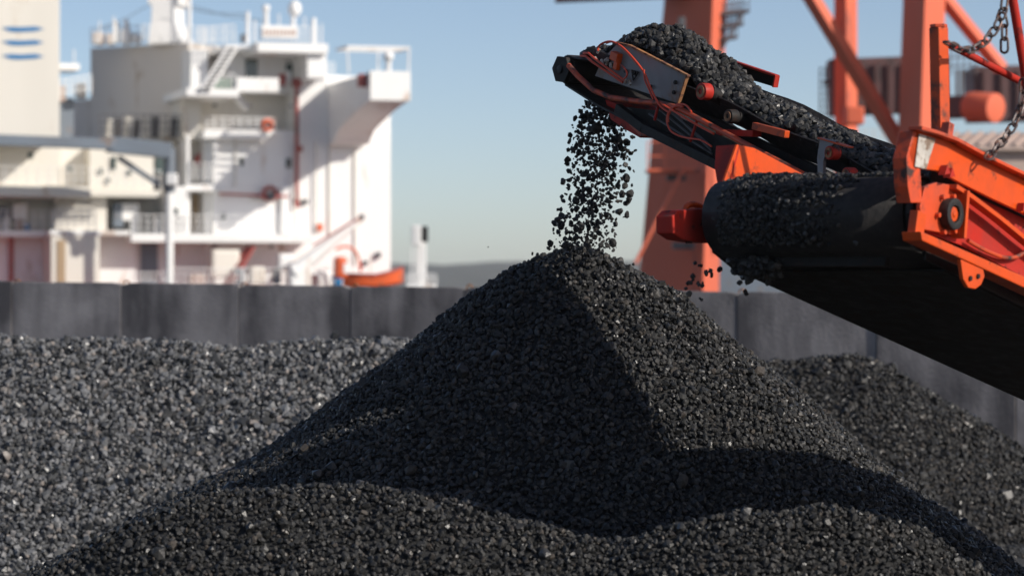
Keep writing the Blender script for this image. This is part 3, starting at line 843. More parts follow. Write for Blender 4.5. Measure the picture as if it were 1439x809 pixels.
# far plate on the left side above the belt is part of the chute; the right plate has an inner lining
mb = MB(); mb.prism([FL(-0.02, -0.02, 0.30), FL(FLEN, -0.02, 0.30), FL(FLEN, -0.02, -0.28), FL(0.05, -0.02, -0.28)], -ea * 0.015)
mb.build('chute_lining', M['black_steel'], mach)
# folding frame over the feeder: post, rail, second pole
pb = FP(1322, 196, -0.02); pt_ = FP(1319, 39, -0.02)
rot_ = (ed * 0.75 - ea * 0.65)
mb = MB(); mb.bar(pb, pt_, 0.085, 0.085, up=V((-0.80, -0.60, 0)))
po = mb.build('post', M['orange'], mach, bevel=0.006)
mb = MB(); mb.prism([pt_ + V((math.cos(k * math.pi / 3), math.sin(k * math.pi / 3), 0)) * 0.055 for k in range(6)], (0, 0, 0.02))
mb.build('post_cap', M['orange_dirty'], po, bevel=0.003)
mb = MB(); mb.tube([FP(1328, 60, -0.02), FP(1439, 117, -0.02), FP(1580, 190, -0.02)], 0.024, 12)
mb.build('rail', M['red'], mach, smooth=True)
mb = MB(); mb.tube([FP(1412, -60, 0.10), FP(1425, 10, 0.10), FP(1440, 100, 0.10), FP(1462, 260, 0.10)], 0.03, 12)
mb.build('pole', M['red'], mach, smooth=True)
mb = MB(); mb.obox(FP(1327, 184, 0.02), ed * 0.03, ea * 0.05, en * 0.05)
mb.build('post_foot', M['orange_dirty'], mach, bevel=0.006)
# rest of the machine beyond the picture: legs that carry it
for l in (6.2,):
    for s in (0.05, WB + 0.05):
        top = FL(l, s, -0.45); mb = MB(); mb.bar(top, V((top.x, top.y, 0.0)), 0.16, 0.16)
        mb.build('support_leg', M['orange'], mach, bevel=0.01)

# unseen hopper added right of the view to shade the cone's left face
hpl = [V(p) for p in ((3.53, 19.5, 4.05), (5.2, 19.5, 3.95), (5.9, 19.4, 6.2), (4.6, 19.4, 6.2), (3.55, 19.45, 5.25))]
mb = MB(); mb.prism(hpl, V((0, 0.03, 0))); hop = mb.build('shade_hopper_plate', M['orange'], mach, bevel=0.005)
for q0_, q1_ in ((hpl[0], hpl[4]), (hpl[1], hpl[2])):
    mb = MB(); mb.prism([q0_, q1_, q1_ + V((0, 0.25, 0)), q0_ + V((0, 0.25, 0))], V((0.03, 0, 0))); mb.build('shade_hopper_plate', M['orange'], mach, bevel=0.005)
for f in (0.15, 0.5, 0.85):
    mb = MB(); mb.bar(hpl[0].lerp(hpl[1], f) + V((0, -0.03, 0.0)), hpl[3].lerp(hpl[2], f) + V((0, -0.03, -0.15)), 0.08, 0.06); mb.build('shade_hopper_rib', M['orange_dirty'], hop, bevel=0.004)
for f in (0.3, 0.95):
    q_ = hpl[0].lerp(hpl[1], f); mb = MB(); mb.bar(q_ + V((0, 0.05, 0.05)), V((q_.x, q_.y + 0.05, 2.3)), 0.10, 0.10); mb.build('shade_hopper_post', M['orange'], mach, bevel=0.005)

# unseen track and chassis added right of view to shade the lower right corner
tp = []
for k in range(9): tp.append(V((5.0, 17.4 - 0.95 * math.sin(math.pi * k / 8), 1.1 + 1.05 * math.cos(math.pi * k / 8))))
for k in range(9): tp.append(V((5.0, 19.0 + 0.95 * math.sin(math.pi * k / 8), 1.1 - 1.05 * math.cos(math.pi * k / 8))))
mb = MB(); mb.prism(tp, V((0.8, 0, 0))); tr = mb.build('shade_track', M['black_steel'], mach, bevel=0.02)
for k in range(4):
    mb = MB(); mb.cyl(V((4.96, 17.0 + 0.75 * k, 0.75)), V((5.0, 17.0 + 0.75 * k, 0.75)), 0.26, 18); mb.build('shade_track_roller', M['grey_metal'], tr, smooth=True)
mb = MB(); mb.box(5.9, 17.2, 0.9, 8.2, 20.2, 1.9); mb.build('shade_chassis', M['orange'], mach, bevel=0.03)

# coal carried back on the drum and on the feeder belt
nn = 5200
s_r = np.concatenate([0.35 + (WB - 0.38) * RNG.beta(1.7, 1.0, nn), RNG.uniform(0.05, WB - 0.03, 1500)])
ang = np.concatenate([RNG.uniform(-25, 150, nn), RNG.uniform(-3, 14, 1500) * 1.0])
keepm = np.ones(s_r.size, bool)
keepm[:nn] = (RNG.random(nn) < np.clip((s_r[:nn] - 0.30) / 0.6, 0.05, 1) * np.where(ang[:nn] > 60, 0.5, 1))
s_r = s_r[keepm]; ang = ang[keepm]
rad = RNG.uniform(0.009, 0.026, s_r.size)
rr_ = DRUM + 0.01 + rad * RNG.uniform(-0.1, 0.8, s_r.size) + np.where(np.abs(ang) < 25, 1, 0) * RNG.uniform(0, 0.03, s_r.size) * np.clip((s_r - 0.5), 0, 1)
rr_ = rr_ - np.clip((s_r - (WB - 0.3)) / 0.3, 0, 1) ** 2 * 0.07
ll = -np.sin(np.radians(ang)) * rr_; hh = np.cos(np.radians(ang)) * rr_
# a rising bed of coal behind the drum crest
nb = 1500
s2 = RNG.uniform(0.4, WB - 0.03, nb); l2 = RNG.uniform(0.0, 0.8, nb)
bed = np.interp(s2, [0.4, 0.8, 1.2, 1.6, WB], [-0.03, 0.0, 0.03, 0.035, -0.02])
h2 = DRUM + 0.01 + bed * RNG.random(nb) - np.clip((s2 - (WB - 0.35)) / 0.35, 0, 1) ** 2 * 0.09
rad2 = RNG.uniform(0.012, 0.03, nb)
l_ = np.concatenate([ll, l2]); s_c = np.concatenate([s_r, s2]); h_ = np.concatenate([hh, h2]); rd = np.concatenate([rad, rad2])
# clot under the scraper
nc = 260
l_ = np.concatenate([l_, 0.10 + RNG.normal(0, 0.05, nc)]); s_c = np.concatenate([s_c, 1.28 + RNG.normal(0, 0.07, nc)]); h_ = np.concatenate([h_, -0.26 - np.abs(RNG.normal(0, 0.055, nc))]); rd = np.concatenate([rd, RNG.uniform(0.018, 0.04, nc)])
A4 = np.array([ed[:], (-ea)[:], en[:]])
cc = np.array(DC[:])[None] + np.stack([l_, s_c, h_], -1) @ A4
o = lumps_mesh('clinging_coal', cc, rd, VAR_HI, RNG)
o.data.materials.append(M['coal'])
tag(o, 'loose coal clinging to the wide black feeder drum', 'coal', kind='stuff')

# ------------------------------------------------------------------ falling lumps, each one its own object
lump_meshes = []
for k in range(14):
    vs, fs = VAR_HI[k]
    me = bpy.data.meshes.new('coal_lump'); me.from_pydata(vs.tolist(), [], fs.tolist()); me.materials.append(M['coal']); lump_meshes.append(me)
def lump(p, r, label, group):
    o_ = bpy.data.objects.new('coal_lump', random.choice(lump_meshes)); COL.objects.link(o_)
    o_.location = p; o_.scale = (r * random.uniform(0.85, 1.15), r * random.uniform(0.8, 1.1), r)
    o_.rotation_euler = [random.uniform(0, 6.28) for _ in range(3)]
    return tag(o_, label, 'coal lump', group)
ys = [140, 160, 190, 220, 250, 280, 310, 340, 356]
xl = [828, 808, 801, 797, 792, 789, 780, 774, 768]
xr = [872, 890, 893, 893, 890, 884, 880, 874, 868]
cnt = 0; placed = []
while cnt < 268:
    y = 140 + 214 * (random.random() ** 1.12)
    a0 = np.interp(y, ys, xl); a1 = np.interp(y, ys, xr)
    f = min(1, max(0, random.gauss(0.44, 0.23)))
    x = a0 + (a1 - a0) * f
    r = random.choice([0.019, 0.023, 0.027, 0.031, 0.036, 0.043]) * random.uniform(0.85, 1.1)
    if any((x - q[0]) ** 2 + (y - q[1]) ** 2 < (4.6 + 0.012 * (y - 140)) ** 2 for q in placed): continue
    placed.append((x, y)); cnt += 1
    lump(P(x, y, 24.4 + random.uniform(-0.22, 0.22)), r, 'black coal lump falling through the air between conveyor and cone', 'falling coal lumps')
nf = 1300
fy = 136 + 220 * RNG.random(nf) ** 1.15
f0 = np.interp(fy, ys, xl); f1 = np.interp(fy, ys, xr)
fx = f0 + (f1 - f0) * np.clip(RNG.normal(0.47, 0.20, nf), 0, 1)
fd = 24.4 + RNG.uniform(-0.25, 0.25, nf)
fc = np.stack([(fx - 719.5) / FPX * fd, fd, CAM_Z + (404.5 - fy) / FPX * fd], -1)
o = lumps_mesh('coal_fines', fc, RNG.uniform(0.006, 0.024, nf), VAR_LO, RNG)
o.data.materials.append(M['coal'])
tag(o, 'small coal chips and fines falling among the lumps', 'coal', kind='stuff')
for x, y, r in [(686, 347, .008), (890, 371, .02), (884, 373, .012), (905, 388, .02), (902, 395, .018), (748, 356, .02), (755, 358, .025), (670, 408, .022)]:
    lump(P(x, y, 24.9), r, 'stray coal lump bouncing beside the tip of the cone', 'stray coal lumps')
for k in range(22):
    f = random.random()
    x = 985 + random.gauss(0, 13) - 14 * f; y = 362 + 62 * f
    lump(P(x, y, 18.95 + random.uniform(-0.15, 0.15)), random.uniform(0.012, 0.03), 'coal lump dropping from the left end of the feeder drum', 'coal lumps under the drum')

# ------------------------------------------------------------------ chains on the machine's frame
def link_mesh(name, L_, W_, r):
    mb = MB(); n_ = 14; pts = []
    for k in range(n_):
        a_ = 2 * math.pi * k / n_
        pts.append(V((math.copysign(L_ / 2 - W_ / 2, math.cos(a_)) + W_ / 2 * math.cos(a_), W_ / 2 * math.sin(a_), 0)))
    mb.tube(pts, r, 6, close=True)
    o_ = mb.build(name, M['chain'], smooth=True); me = o_.data
    bpy.data.objects.remove(o_); return me
LINK = link_mesh('chain_link', 0.098, 0.052, 0.0085)
def chain(pix, label, off=0.14):
    pts = smooth_pts([FP(x, y, off) for x, y in pix], 10)
    root = thing('chain', label, 'chain', pts[0], 'chains on the orange frame')
    pitch = 0.080; acc = 0; k = 0; target = pitch / 2
    for a_, b_ in zip(pts[:-1], pts[1:]):
        seg = (b_ - a_).length
        while acc + seg >= target:
            p = a_.lerp(b_, (target - acc) / seg); d = (b_ - a_).normalized()
            side = d.cross(V((0.2, 1, 0.1))).normalized(); up2 = d.cross(side)
            ang_ = R(35) + (R(90) if k % 2 else 0) + random.uniform(-0.2, 0.2)
            y_ = side * math.cos(ang_) + up2 * math.sin(ang_); z_ = d.cross(y_)
            o_ = bpy.data.objects.new('chain_link', LINK); COL.objects.link(o_); o_.parent = root
            m4 = Matrix((d, y_, z_)).transposed().to_4x4(); m4.translation = p - pts[0]
            o_.matrix_local = m4
            k += 1; target += pitch
        acc += seg
chain([(1413, -22), (1411, 8), (1404, 30), (1392, 50), (1376, 65), (1358, 71), (1342, 66), (1331, 60)], 'rusty chain sagging from the frame down to the orange post')
chain([(1408, 20), (1411, 35), (1411.5, 66)], 'short loose chain end dangling beside the red pole')
chain([(1437, 112), (1436, 138), (1430, 162), (1418, 186), (1402, 206), (1390, 220)], 'rusty chain hanging from the red rail to the orange plate')
chain([(1437, 146), (1437, 172)], 'chain end of two links hanging at the right edge under the rail')

# ------------------------------------------------------------------ harbour cranes behind the wall
def yaw_leg(px0, py0, px1, py1, w_, d, depth_w=None, yaw=40):
    """box member from one picture point to another, turned about the vertical"""
    a_ = P(px0, py0, d); b_ = P(px1, py1, d)
    mb = MB(); mb.bar(a_, b_, w_, depth_w or w_, up=V((math.sin(R(yaw)), -math.cos(R(yaw)), 0)))
    return mb
def railing(p0, p1, n_, h=1.05, r=0.035, rails=3):
    p0 = V(p0); p1 = V(p1); mb = MB()
    for k in range(n_ + 1):
        q = p0.lerp(p1, k / n_); mb.bar(q, q + V((0, 0, h)), r * 1.4, r * 1.4)
    for k in range(rails):
        z = V((0, 0, h * (k + 1) / rails)); mb.bar(p0 + z, p1 + z, r * 1.3, r * 1.3)
    return mb
DCR = 112.0
kc = DCR / FPX
c1 = thing('harbour_crane', 'tall faded orange crane leg with dark stair behind the falling coal', 'crane', (P(930, 404, DCR).x, DCR, 0))
bl = P(929, 404, DCR); gl = V((bl.x - 0.3, DCR, 0))
mb = MB()
a_ = [P(895, 425, DCR + 1.2), P(985, 425, DCR - 1.8), P(1010, 425, DCR + 1.6), P(925, 425, DCR + 3.4)]
b_ = [P(939, -60, DCR + 1.0), P(1004, -60, DCR - 1.6), P(1022, -60, DCR + 1.2), P(962, -60, DCR + 3.0)]
mb.add(a_ + b_, [(0, 1, 2, 3), (4, 5, 6, 7), (0, 1, 5, 4), (1, 2, 6, 5), (2, 3, 7, 6), (3, 0, 4, 7)])
leg1 = mb.build('leg', M['crane'], c1)
for x, y, w_, h_ in ((958, 38, 9, 26), (968, 62, 7, 18), (950, 250, 26, 8), (960, 345, 30, 10)):
    p = P(x, y, DCR - 1.9); mb = MB(); mb.obox(p, (w_ * kc / 2, 0, 0), (0, 0.3, 0), (0, 0, h_ * kc / 2))
    mb.build('access_hatch', M['grey_metal'], leg1, bevel=0.03)
for y in (240,):
    mb = MB(); p = P(955 - 0.1 * y, y, DCR - 3.0); wz = 36 * kc
    mb.obox(p + V((0.4, 0.4, 0)), (wz, 0, 0), (0, 1.0, 0), (0, 0, 0.05))
    pl = mb.build('platform', M['crane'], c1)
    railing(p + V((-wz + .4, -0.6, 0)), p + V((wz + .4, -0.6, 0)), 3, rails=2).build('railing', M['crane'], pl)
for y0, y1 in ((370, 235),):
    mb = MB(); pa = P(930 - 0.1 * y0, y0, DCR - 3.3); pb_ = P(985 - 0.1 * y1, y1, DCR - 3.3)
    mb.bar(pa, pb_, 0.7, 0.12)
    mb.build('stairway', M['crane'], c1)
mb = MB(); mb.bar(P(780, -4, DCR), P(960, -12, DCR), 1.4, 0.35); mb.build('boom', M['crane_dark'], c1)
# dark stair cage on the right of the leg
for k in range(3):
    y = 22 + 18 * k
    mb = MB(); pa = P(1006, y, DCR + 0.5); pb_ = P(1052 - 8 * k, y - 6, DCR + 0.5); mb.bar(pa, pb_, 0.9, 0.10)
    st_ = mb.build('stair_landing', M['grey_metal'], c1)
    railing(pa, pb_, 6, 0.9, 0.03).build('railing', M['grey_metal'], st_)
mb = MB(); mb.bar(P(1010, 76, DCR + .5), P(1046, 16, DCR + .5), 0.8, 0.1); mb.build('stairway', M['grey_metal'], c1)

D2 = 104.0; k2 = D2 / FPX
c2 = thing('harbour_crane', 'big orange portal crane with crossed braces behind the orange machine', 'crane', (P(1270, 404, D2).x, D2, 0))
yaw_leg(1188, -60, 1190, 520, 23 * k2, D2 + 8, 26 * k2 * 1.06, 35).build('leg', M['crane'], c2, bevel=0.05)
mb = MB()
a_ = [P(1250, 520, D2 + .4), P(1282, 520, D2 - 1.2), P(1316, 520, D2 + 1.0), P(1275, 520, D2 + 2)]
b_ = [P(1271, -60, D2 + .4), P(1302, -60, D2 - 1.2), P(1330, -60, D2 + 1.0), P(1290, -60, D2 + 2)]
mb.add(a_ + b_, [(0, 1, 2, 3), (4, 5, 6, 7), (0, 1, 5, 4), (1, 2, 6, 5), (2, 3, 7, 6), (3, 0, 4, 7)])
mb.build('leg', M['crane'], c2, bevel=0.04)
yaw_leg(1120, -36, 1266, 205, 20 * k2, D2 + 1, 15 * k2, -60).build('brace', M['crane'], c2, bevel=0.03)
yaw_leg(1312, -20, 1408, 98, 17 * k2, D2 + 2, 14 * k2, -60).build('brace', M['crane'], c2, bevel=0.03)
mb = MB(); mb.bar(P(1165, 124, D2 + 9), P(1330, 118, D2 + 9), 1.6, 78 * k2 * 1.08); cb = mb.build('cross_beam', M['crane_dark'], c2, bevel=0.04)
for x in (1185, 1210, 1235, 1254, 1275, 1296):
    mb = MB(); mb.bar(P(x, 86, D2 + 8.0), P(x, 160, D2 + 8.0), 0.14, 0.14); mb.build('stiffener', M['crane_dark'], cb)
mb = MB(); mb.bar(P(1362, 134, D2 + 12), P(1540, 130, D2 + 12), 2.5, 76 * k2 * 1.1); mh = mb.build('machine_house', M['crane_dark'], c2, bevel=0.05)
for x in (1385, 1410, 1433):
    mb = MB(); mb.bar(P(x, 97, D2 + 10.6), P(x, 170, D2 + 10.6), 0.12, 0.12); mb.build('stiffener', M['crane_dark'], mh)
mb = MB(); mb.cyl(P(1362, 150, D2 + 5), P(1400, 152, D2 + 4), 22 * k2, 20); cd_ = mb.build('cable_drum', M['crane'], c2, bevel=0.1, smooth=True)
mb = MB(); mb.bar(P(1325, 152, D2 + 6), P(1366, 150, D2 + 5), 1.0, 32 * k2); mb.build('drive_box', M['crane_dark'], cd_, bevel=0.04)
mb = MB(); mb.obox(P(1200, 163, D2 + 4), (13 * k2, 0, 0), (0, 0.5, 0), (0, 0, 13 * k2)); mb.build('buffer', M['crane'], c2, bevel=0.08)
for x in (1345, 1352):
    mb = MB(); mb.bar(P(x, 98, D2 + 5), P(x, 135, D2 + 5), 0.12, 0.12); mb.build('vent_pipe', M['grey_metal'], c2)
railing(P(1328, 106, D2 + 6), P(1372, 104, D2 + 6), 5, 1.0).build('railing', M['grey_metal'], c2)
# caged ladder tower left of the leg
mb = MB()
for x in (1152, 1160, 1168): mb.bar(P(x, 95, D2 + 9), P(x, 520, D2 + 9), 0.05, 0.05)
for y in range(96, 230, 9): mb.bar(P(1152, y, D2 + 9), P(1168, y, D2 + 9), 0.04, 0.04)
mb.build('ladder_cage', M['grey_metal'], c2)
mb = MB(); mb.bar(P(1158, 116, D2 + 9), P(1180, 114, D2 + 9), 0.8, 0.15); mb.build('ladder_landing', M['grey_metal'], c2)

# sheds and a hopper in the gap under the cranes
sh = thing('loading_hopper', 'pale rusty ribbed hopper roof behind the machine at the right edge', 'hopper', (P(1390, 404, 95).x, 95, 0))
mb = MB(); ps = [P(1300, 205, 94), P(1345, 188, 96), P(1700, 182, 96), P(1700, 204, 94)]
mb.prism(ps, V((0, 0, -0.15))); rf = mb.build('roof', M['shed'], sh)
for k in range(24):
    x = 1306 + 17 * k; mb = MB(); mb.bar(P(x, 204, 93.98), P(x + 22, 186, 95.98), 0.10, 0.10); mb.build('roof_rib', M['shed'], rf)
mb = MB(); mb.prism([P(1300, 206, 94.3), P(1700, 206, 94.3), P(1700, 420, 94.3), P(1300, 420, 94.3)], V((0, 1.2, 0)))
mb.build('wall', M['shed'], sh)
sh = thing('terminal_shed', 'pale terminal shed with grey skirting seen below the belt', 'shed', (P(1090, 404, 190).x, 190, 0))
mb = MB(); a_ = P(960, 222, 190); b_ = P(1290, 222, 190); mb.box(a_.x, 190, 0, b_.x, 210, a_.z); wl = mb.build('wall', M['pale_shed'], sh)
mb = MB(); z0 = P(0, 246, 190).z; mb.box(a_.x - .1, 189.9, -.05, b_.x + .1, 190.1, z0 - 2.2); mb.build('skirting', M['slate'], wl)
mb = MB(); mb.box(a_.x - .6, 189.2, a_.z, b_.x + .6, 211, a_.z + 0.5); mb.build('roof', M['pale_shed'], sh)
for k in range(12):
    x = a_.x + (b_.x - a_.x) * (k + .5) / 12
    mb = MB(); mb.box(x - .3, 189.85, z0 - 1.6, x + .3, 189.98, z0 - 0.5); mb.build('window', M['glass'], wl)
railing((a_.x, 189.6, a_.z + .5), (b_.x, 189.6, a_.z + .5), 26, 1.3, 0.05).build('roof_railing', M['pale_shed'], sh)

# ------------------------------------------------------------------ bulk carrier behind the wall
YAW = R(18)
uu = V((math.cos(YAW), math.sin(YAW), 0)); nn_ = V((math.sin(YAW), -math.cos(YAW), 0))
SO = P(550, 404, 150)
def HP(px, py, out=0.0): return hit(px, py, SO + nn_ * out, nn_)
ship = thing('bulk_carrier', 'white bulk carrier ship moored behind the concrete wall', 'ship', (SO.x - 12, SO.y + 2, -2.5))
def hbox(px0, py0, px1, py1, out, thick, name, mat, parent=None, bevel=0.03):
    """box in the ship's frame whose outer face covers the given picture rectangle"""
    a_ = HP(px0, py1, out); b_ = HP(px1, py0, out)
    l = (b_ - a_).dot(uu); mb = MB()
    p = [a_, a_ + uu * l, a_ + uu * l, a_]
    z0, z1 = a_.z, b_.z
    c = a_ + uu * l / 2 - nn_ * thick / 2; c.z = (z0 + z1) / 2
    mb.obox(c, uu * l / 2, nn_ * thick / 2, V((0, 0, (z1 - z0) / 2)))
    return mb.build(name, mat, parent or ship, bevel=bevel)
def hrail(px0, py0, px1, py1, out, n_, h_px=None, parent=None, mat=None, rails=3, r=0.03):
    a_ = HP(px0, py0, out); b_ = HP(px1, py1, out); b_.z = a_.z if abs(py0 - py1) < 3 else b_.z
    h = (h_px or 26) * 150 / FPX
    return railing(a_, b_, n_, h, r, rails).build('railing', mat or M['white'], parent or ship)
# hull and decks
a_ = SO - uu * 60; mb = MB()
hullp = [(-70, 4), (12, 4), (20, -3), (12, -14), (-70, -14)]
mb.prism([SO + uu * x + nn_ * y + V((0, 0, -4 - CAM_Z)) + V((0, 0, 0)) for x, y in hullp], V((0, 0, 6.2)))
mb.build('hull', M['hull'], ship, bevel=0.1)
mb = MB(); mb.prism([SO + uu * x + nn_ * y + V((0, 0, 2.25 - CAM_Z)) for x, y in hullp], V((0, 0, 0.12)))
mb.build('main_deck', M['ship_red'], ship)
# accommodation block
acc = hbox(288, 186, 549, 408, 0, 11, 'deck_house', M['white'])
hbox(418, 108, 549, 188, -0.02, 9, 'deck_house', M['white'])
hbox(262, 190, 300, 330, -1.6, 8, 'deck_house', M['cream'])
hbox(240, 262, 262, 332, 1.9, 5, 'deck_house', M['white'])
for x0, x1, y0, y1 in ((262, 267, 190, 330), (300, 306, 190, 330)):
    hbox(x0, y0, x1, y1, 0.6, 2.0, 'corner_post', M['white'])
hbox(262, 260, 320, 268, 1.2, 3, 'deck_slab', M['white'])
hbox(270, 272, 290, 326, -1.5, .2, 'door', M['tan'], bevel=0.02)
mb = MB(); c = HP(282, 225, -1.45); mb.cyl(c, c + nn_ * 0.3, 0.36, 20); mb.build('life_ring_locker', M['ship_red'], ship)
hrail(268, 256, 304, 256, 1.1, 5)
hbox(200, 190, 262, 330, -2.5, 6, 'deck_house', M['cream'])
# main ledge
hbox(184, 329, 442, 340, 2.2, 4.5, 'deck_slab', M['white'])
hrail(186, 329, 250, 329, 2.1, 6); hrail(250, 329, 440, 329, 2.1, 14)
hbox(70, 324, 182, 330, 2.0, 4, 'deck_slab', M['white'])
hbox(72, 330, 140, 408, 1.9, 4, 'deck_house', M['cream'])
hbox(140, 330, 190, 408, 0.4, 4, 'deck_house', M['white'])
hbox(80, 337, 92, 408, 1.96, .15, 'door', M['tan'], bevel=0.02)
hbox(184, 340, 440, 408, -0.5, 6, 'deck_house', M['white'])
hbox(198, 342, 222, 408, -0.4, .2, 'door', M['slate'], bevel=0.02)
hbox(-260, 330, 73, 408, -1.0, 6, 'deck_house', M['white'])
mb = MB(); mb.tube([HP(16, 332, -0.7), HP(16, 408, -0.7)], 0.12, 10); mb.build('standpipe', M['ship_red'], ship, smooth=True)
hbox(-260, 324, 72, 331, 0.6, 3, 'deck_slab', M['white'])
hrail(-40, 323, 72, 323, 0.6, 9); hrail(76, 322, 134, 322, 1.9, 6, r=0.04)
# second level at the left
hbox(-260, 262, 128, 273, 2.6, 7, 'deck_slab', M['cream'])
hbox(-260, 190, 84, 262, 0.6, 8, 'deck_house', M['cream'])
hbox(84, 208, 166, 266, -1.8, 4, 'deck_house', M['cream'])
hbox(126, 206, 216, 268, -0.5, 4, 'deck_house', M['cream'])
hbox(126, 268, 226, 276, 1.0, 5, 'deck_slab', M['cream'])
hbox(-260, 272, 80, 326, -1.5, 4, 'deck_house', M['cream'])
hbox(78, 276, 150, 326, 0.2, 3, 'deck_house', M['cream'])
hbox(150, 276, 240, 330, -2.0, 3, 'deck_house', M['cream'])
hrail(-40, 261, 84, 261, 2.5, 8); hrail(84, 261, 126, 261, 2.5, 4); hrail(126, 266, 226, 266, 1.0, 8)
hbox(40, 214, 47, 222, 0.7, .2, 'porthole', M['glass'], bevel=0.02)
hbox(219, 217, 231, 245, -0.4, .2, 'window', M['glass'], bevel=0.02)
hbox(158, 220, 163, 238, -0.3, .2, 'window', M['glass'], bevel=0.02)
hbox(82, 284, 130, 305, 0.3, .1, 'louvre_panel', M['grey_metal'], bevel=0.02)
for k in range(5): hbox(82, 286 + 4 * k, 130, 288 + 4 * k, 0.42, .1, 'louvre', M['cream'], bevel=0)
for x, y, w_, h_, m_ in ((-2, 290, 14, 20, 'slate'), (18, 286, 20, 22, 'white'), (34, 314, 8, 10, 'blue'), (4, 304, 10, 20, 'white'), (24, 308, 8, 16, 'shed'), (160, 285, 14, 34, 'slate'), (170, 286, 26, 24, 'white'), (216, 306, 10, 22, 'white'), (184, 306, 10, 22, 'white')):
    hbox(x, y, x + w_, y + h_, 0.0, 1.0, 'deck_locker', M[m_], bevel=0.08)
# funnel casing with its three blue waves
fun = hbox(-90, -60, 84, 193, 4.2, 7, 'funnel_casing', M['cream'], bevel=0.05)
for yc in (41, 60, 79.5):
    mb = MB(); top_, bot_ = [], []
    for k in range(15):
        f = k / 14; x = 4 + 57 * f
        y = yc - 1.0 + 2.4 * f + 1.6 * math.sin(f * 2 * math.pi - 0.6) * (0.6 if 0 < k < 14 else 1)
        hw = 3.4 * min(1, 5 * f + 0.05, 5 * (1 - f) + 0.05)
        top_.append(HP(x + 1.5, y - hw, 4.23)); bot_.append(HP(x - 1.5, y + hw, 4.23))
    n_ = len(top_); vs = top_ + bot_ + [p - nn_ * 0.05 for p in top_ + bot_]
    fs = [(i, i + 1, n_ + i + 1, n_ + i) for i in range(n_ - 1)]
    mb.add(vs, fs); mb.build('wave_stripe', M['blue'], fun)
# dark space and pipes right of the funnel
hbox(84, 138, 104, 200, -3.0, 2, 'vent_casing', M['slate'])
hbox(84, 90, 112, 98, -2.0, 2, 'platform', M['white'])
hrail(84, 140, 128, 132, -2, 5, r=.04)
hbox(110, 118, 122, 138, -2.2, 1, 'deck_locker', M['grey_metal'])
hbox(82, 120, 92, 142, -2.1, 1, 'deck_locker', M['shed'])
# shaded engine casing, turned away from the sun
mb = MB(); dA, dB = 153.5, 149.0
a0, b0 = P(127, 300, dA), P(265, 300, dB)
mb.prism([P(127, 200, dA), P(265, 200, dB), P(265, 60, dB), P(127, 68, dA)], V((0.6, 1.0, 0)).normalized() * 5)
cas = mb.build('engine_casing', M['casing'], ship, bevel=0.03)
mb = MB(); mb.prism([P(97, 200, 154.6), P(128, 200, 153.6), P(128, 139, 153.6), P(97, 142, 154.6)], V((0.6, 1.0, 0)).normalized() * 4)
mb.build('engine_casing', M['casing'], ship, bevel=0.03)
railing(P(128, 66, dA - .1), P(204, 62, dA - 2.4), 7, 26 * 0.037, 0.035).build('railing', M['white'], cas)
for x0, y0, x1, y1 in ((131, 46, 146, 64), (150, 48, 160, 64), (170, 42, 184, 63), (160, 30, 166, 62), (176, 28, 180, 60), (186, 48, 198, 62), (228, 50, 246, 60)):
    mb = MB(); p0 = P(x0, y1, 151); p1 = P(x1, y0, 151); mb.obox((p0 + p1) / 2, ((p1.x - p0.x) / 2, 0, 0), (0, .5, 0), (0, 0, (p1.z - p0.z) / 2)); mb.build('roof_vent', M['white'], cas, bevel=0.12)
# mast
mb = MB()
prof_ = [(62, 207, 262), (48, 209, 250), (30, 212, 243), (8, 213, 243), (6, 208, 250), (-4, 207, 252), (-60, 214, 242)]
prev = None; vs = []; fs = []
for y, x0, x1 in prof_:
    a0 = P(x0, y, 149.5); b0 = P(x1, y, 149.5); vs += [a0, b0, b0 + V((.4, 1.8, 0)), a0 + V((.4, 1.8, 0))]
for i in range(len(prof_) - 1):
    for k in range(4): fs.append((i * 4 + k, i * 4 + (k + 1) % 4, i * 4 + 4 + (k + 1) % 4, i * 4 + 4 + k))
mb.add(vs, fs); mb.build('mast', M['white'], ship, bevel=0.04)
for x, y0, y1, r in ((266, 64, -30, .10), (348, 62, 17, .10), (374, 40, 16, .13), (441, 62, 26, .13), (412, 40, 20, .12), (358, 60, 30, .06), (160, 60, 24, 0.05)):
    mb = MB(); mb.cyl(P(x, y0, 149), P(x, y1, 149), r, 10); mb.build('antenna_pole', M['white'], ship, smooth=True)
mb = MB(); mb.ball(P(414, 13, 149), 9.5 * .0367, sc=(1, 1, 1.25)); mb.build('radar_dome', M['white'], ship, smooth=True)
mb = MB(); mb.ball(P(374, 12, 149), 5.5 * .0367); mb.build('radar_dome', M['white'], ship, smooth=True)
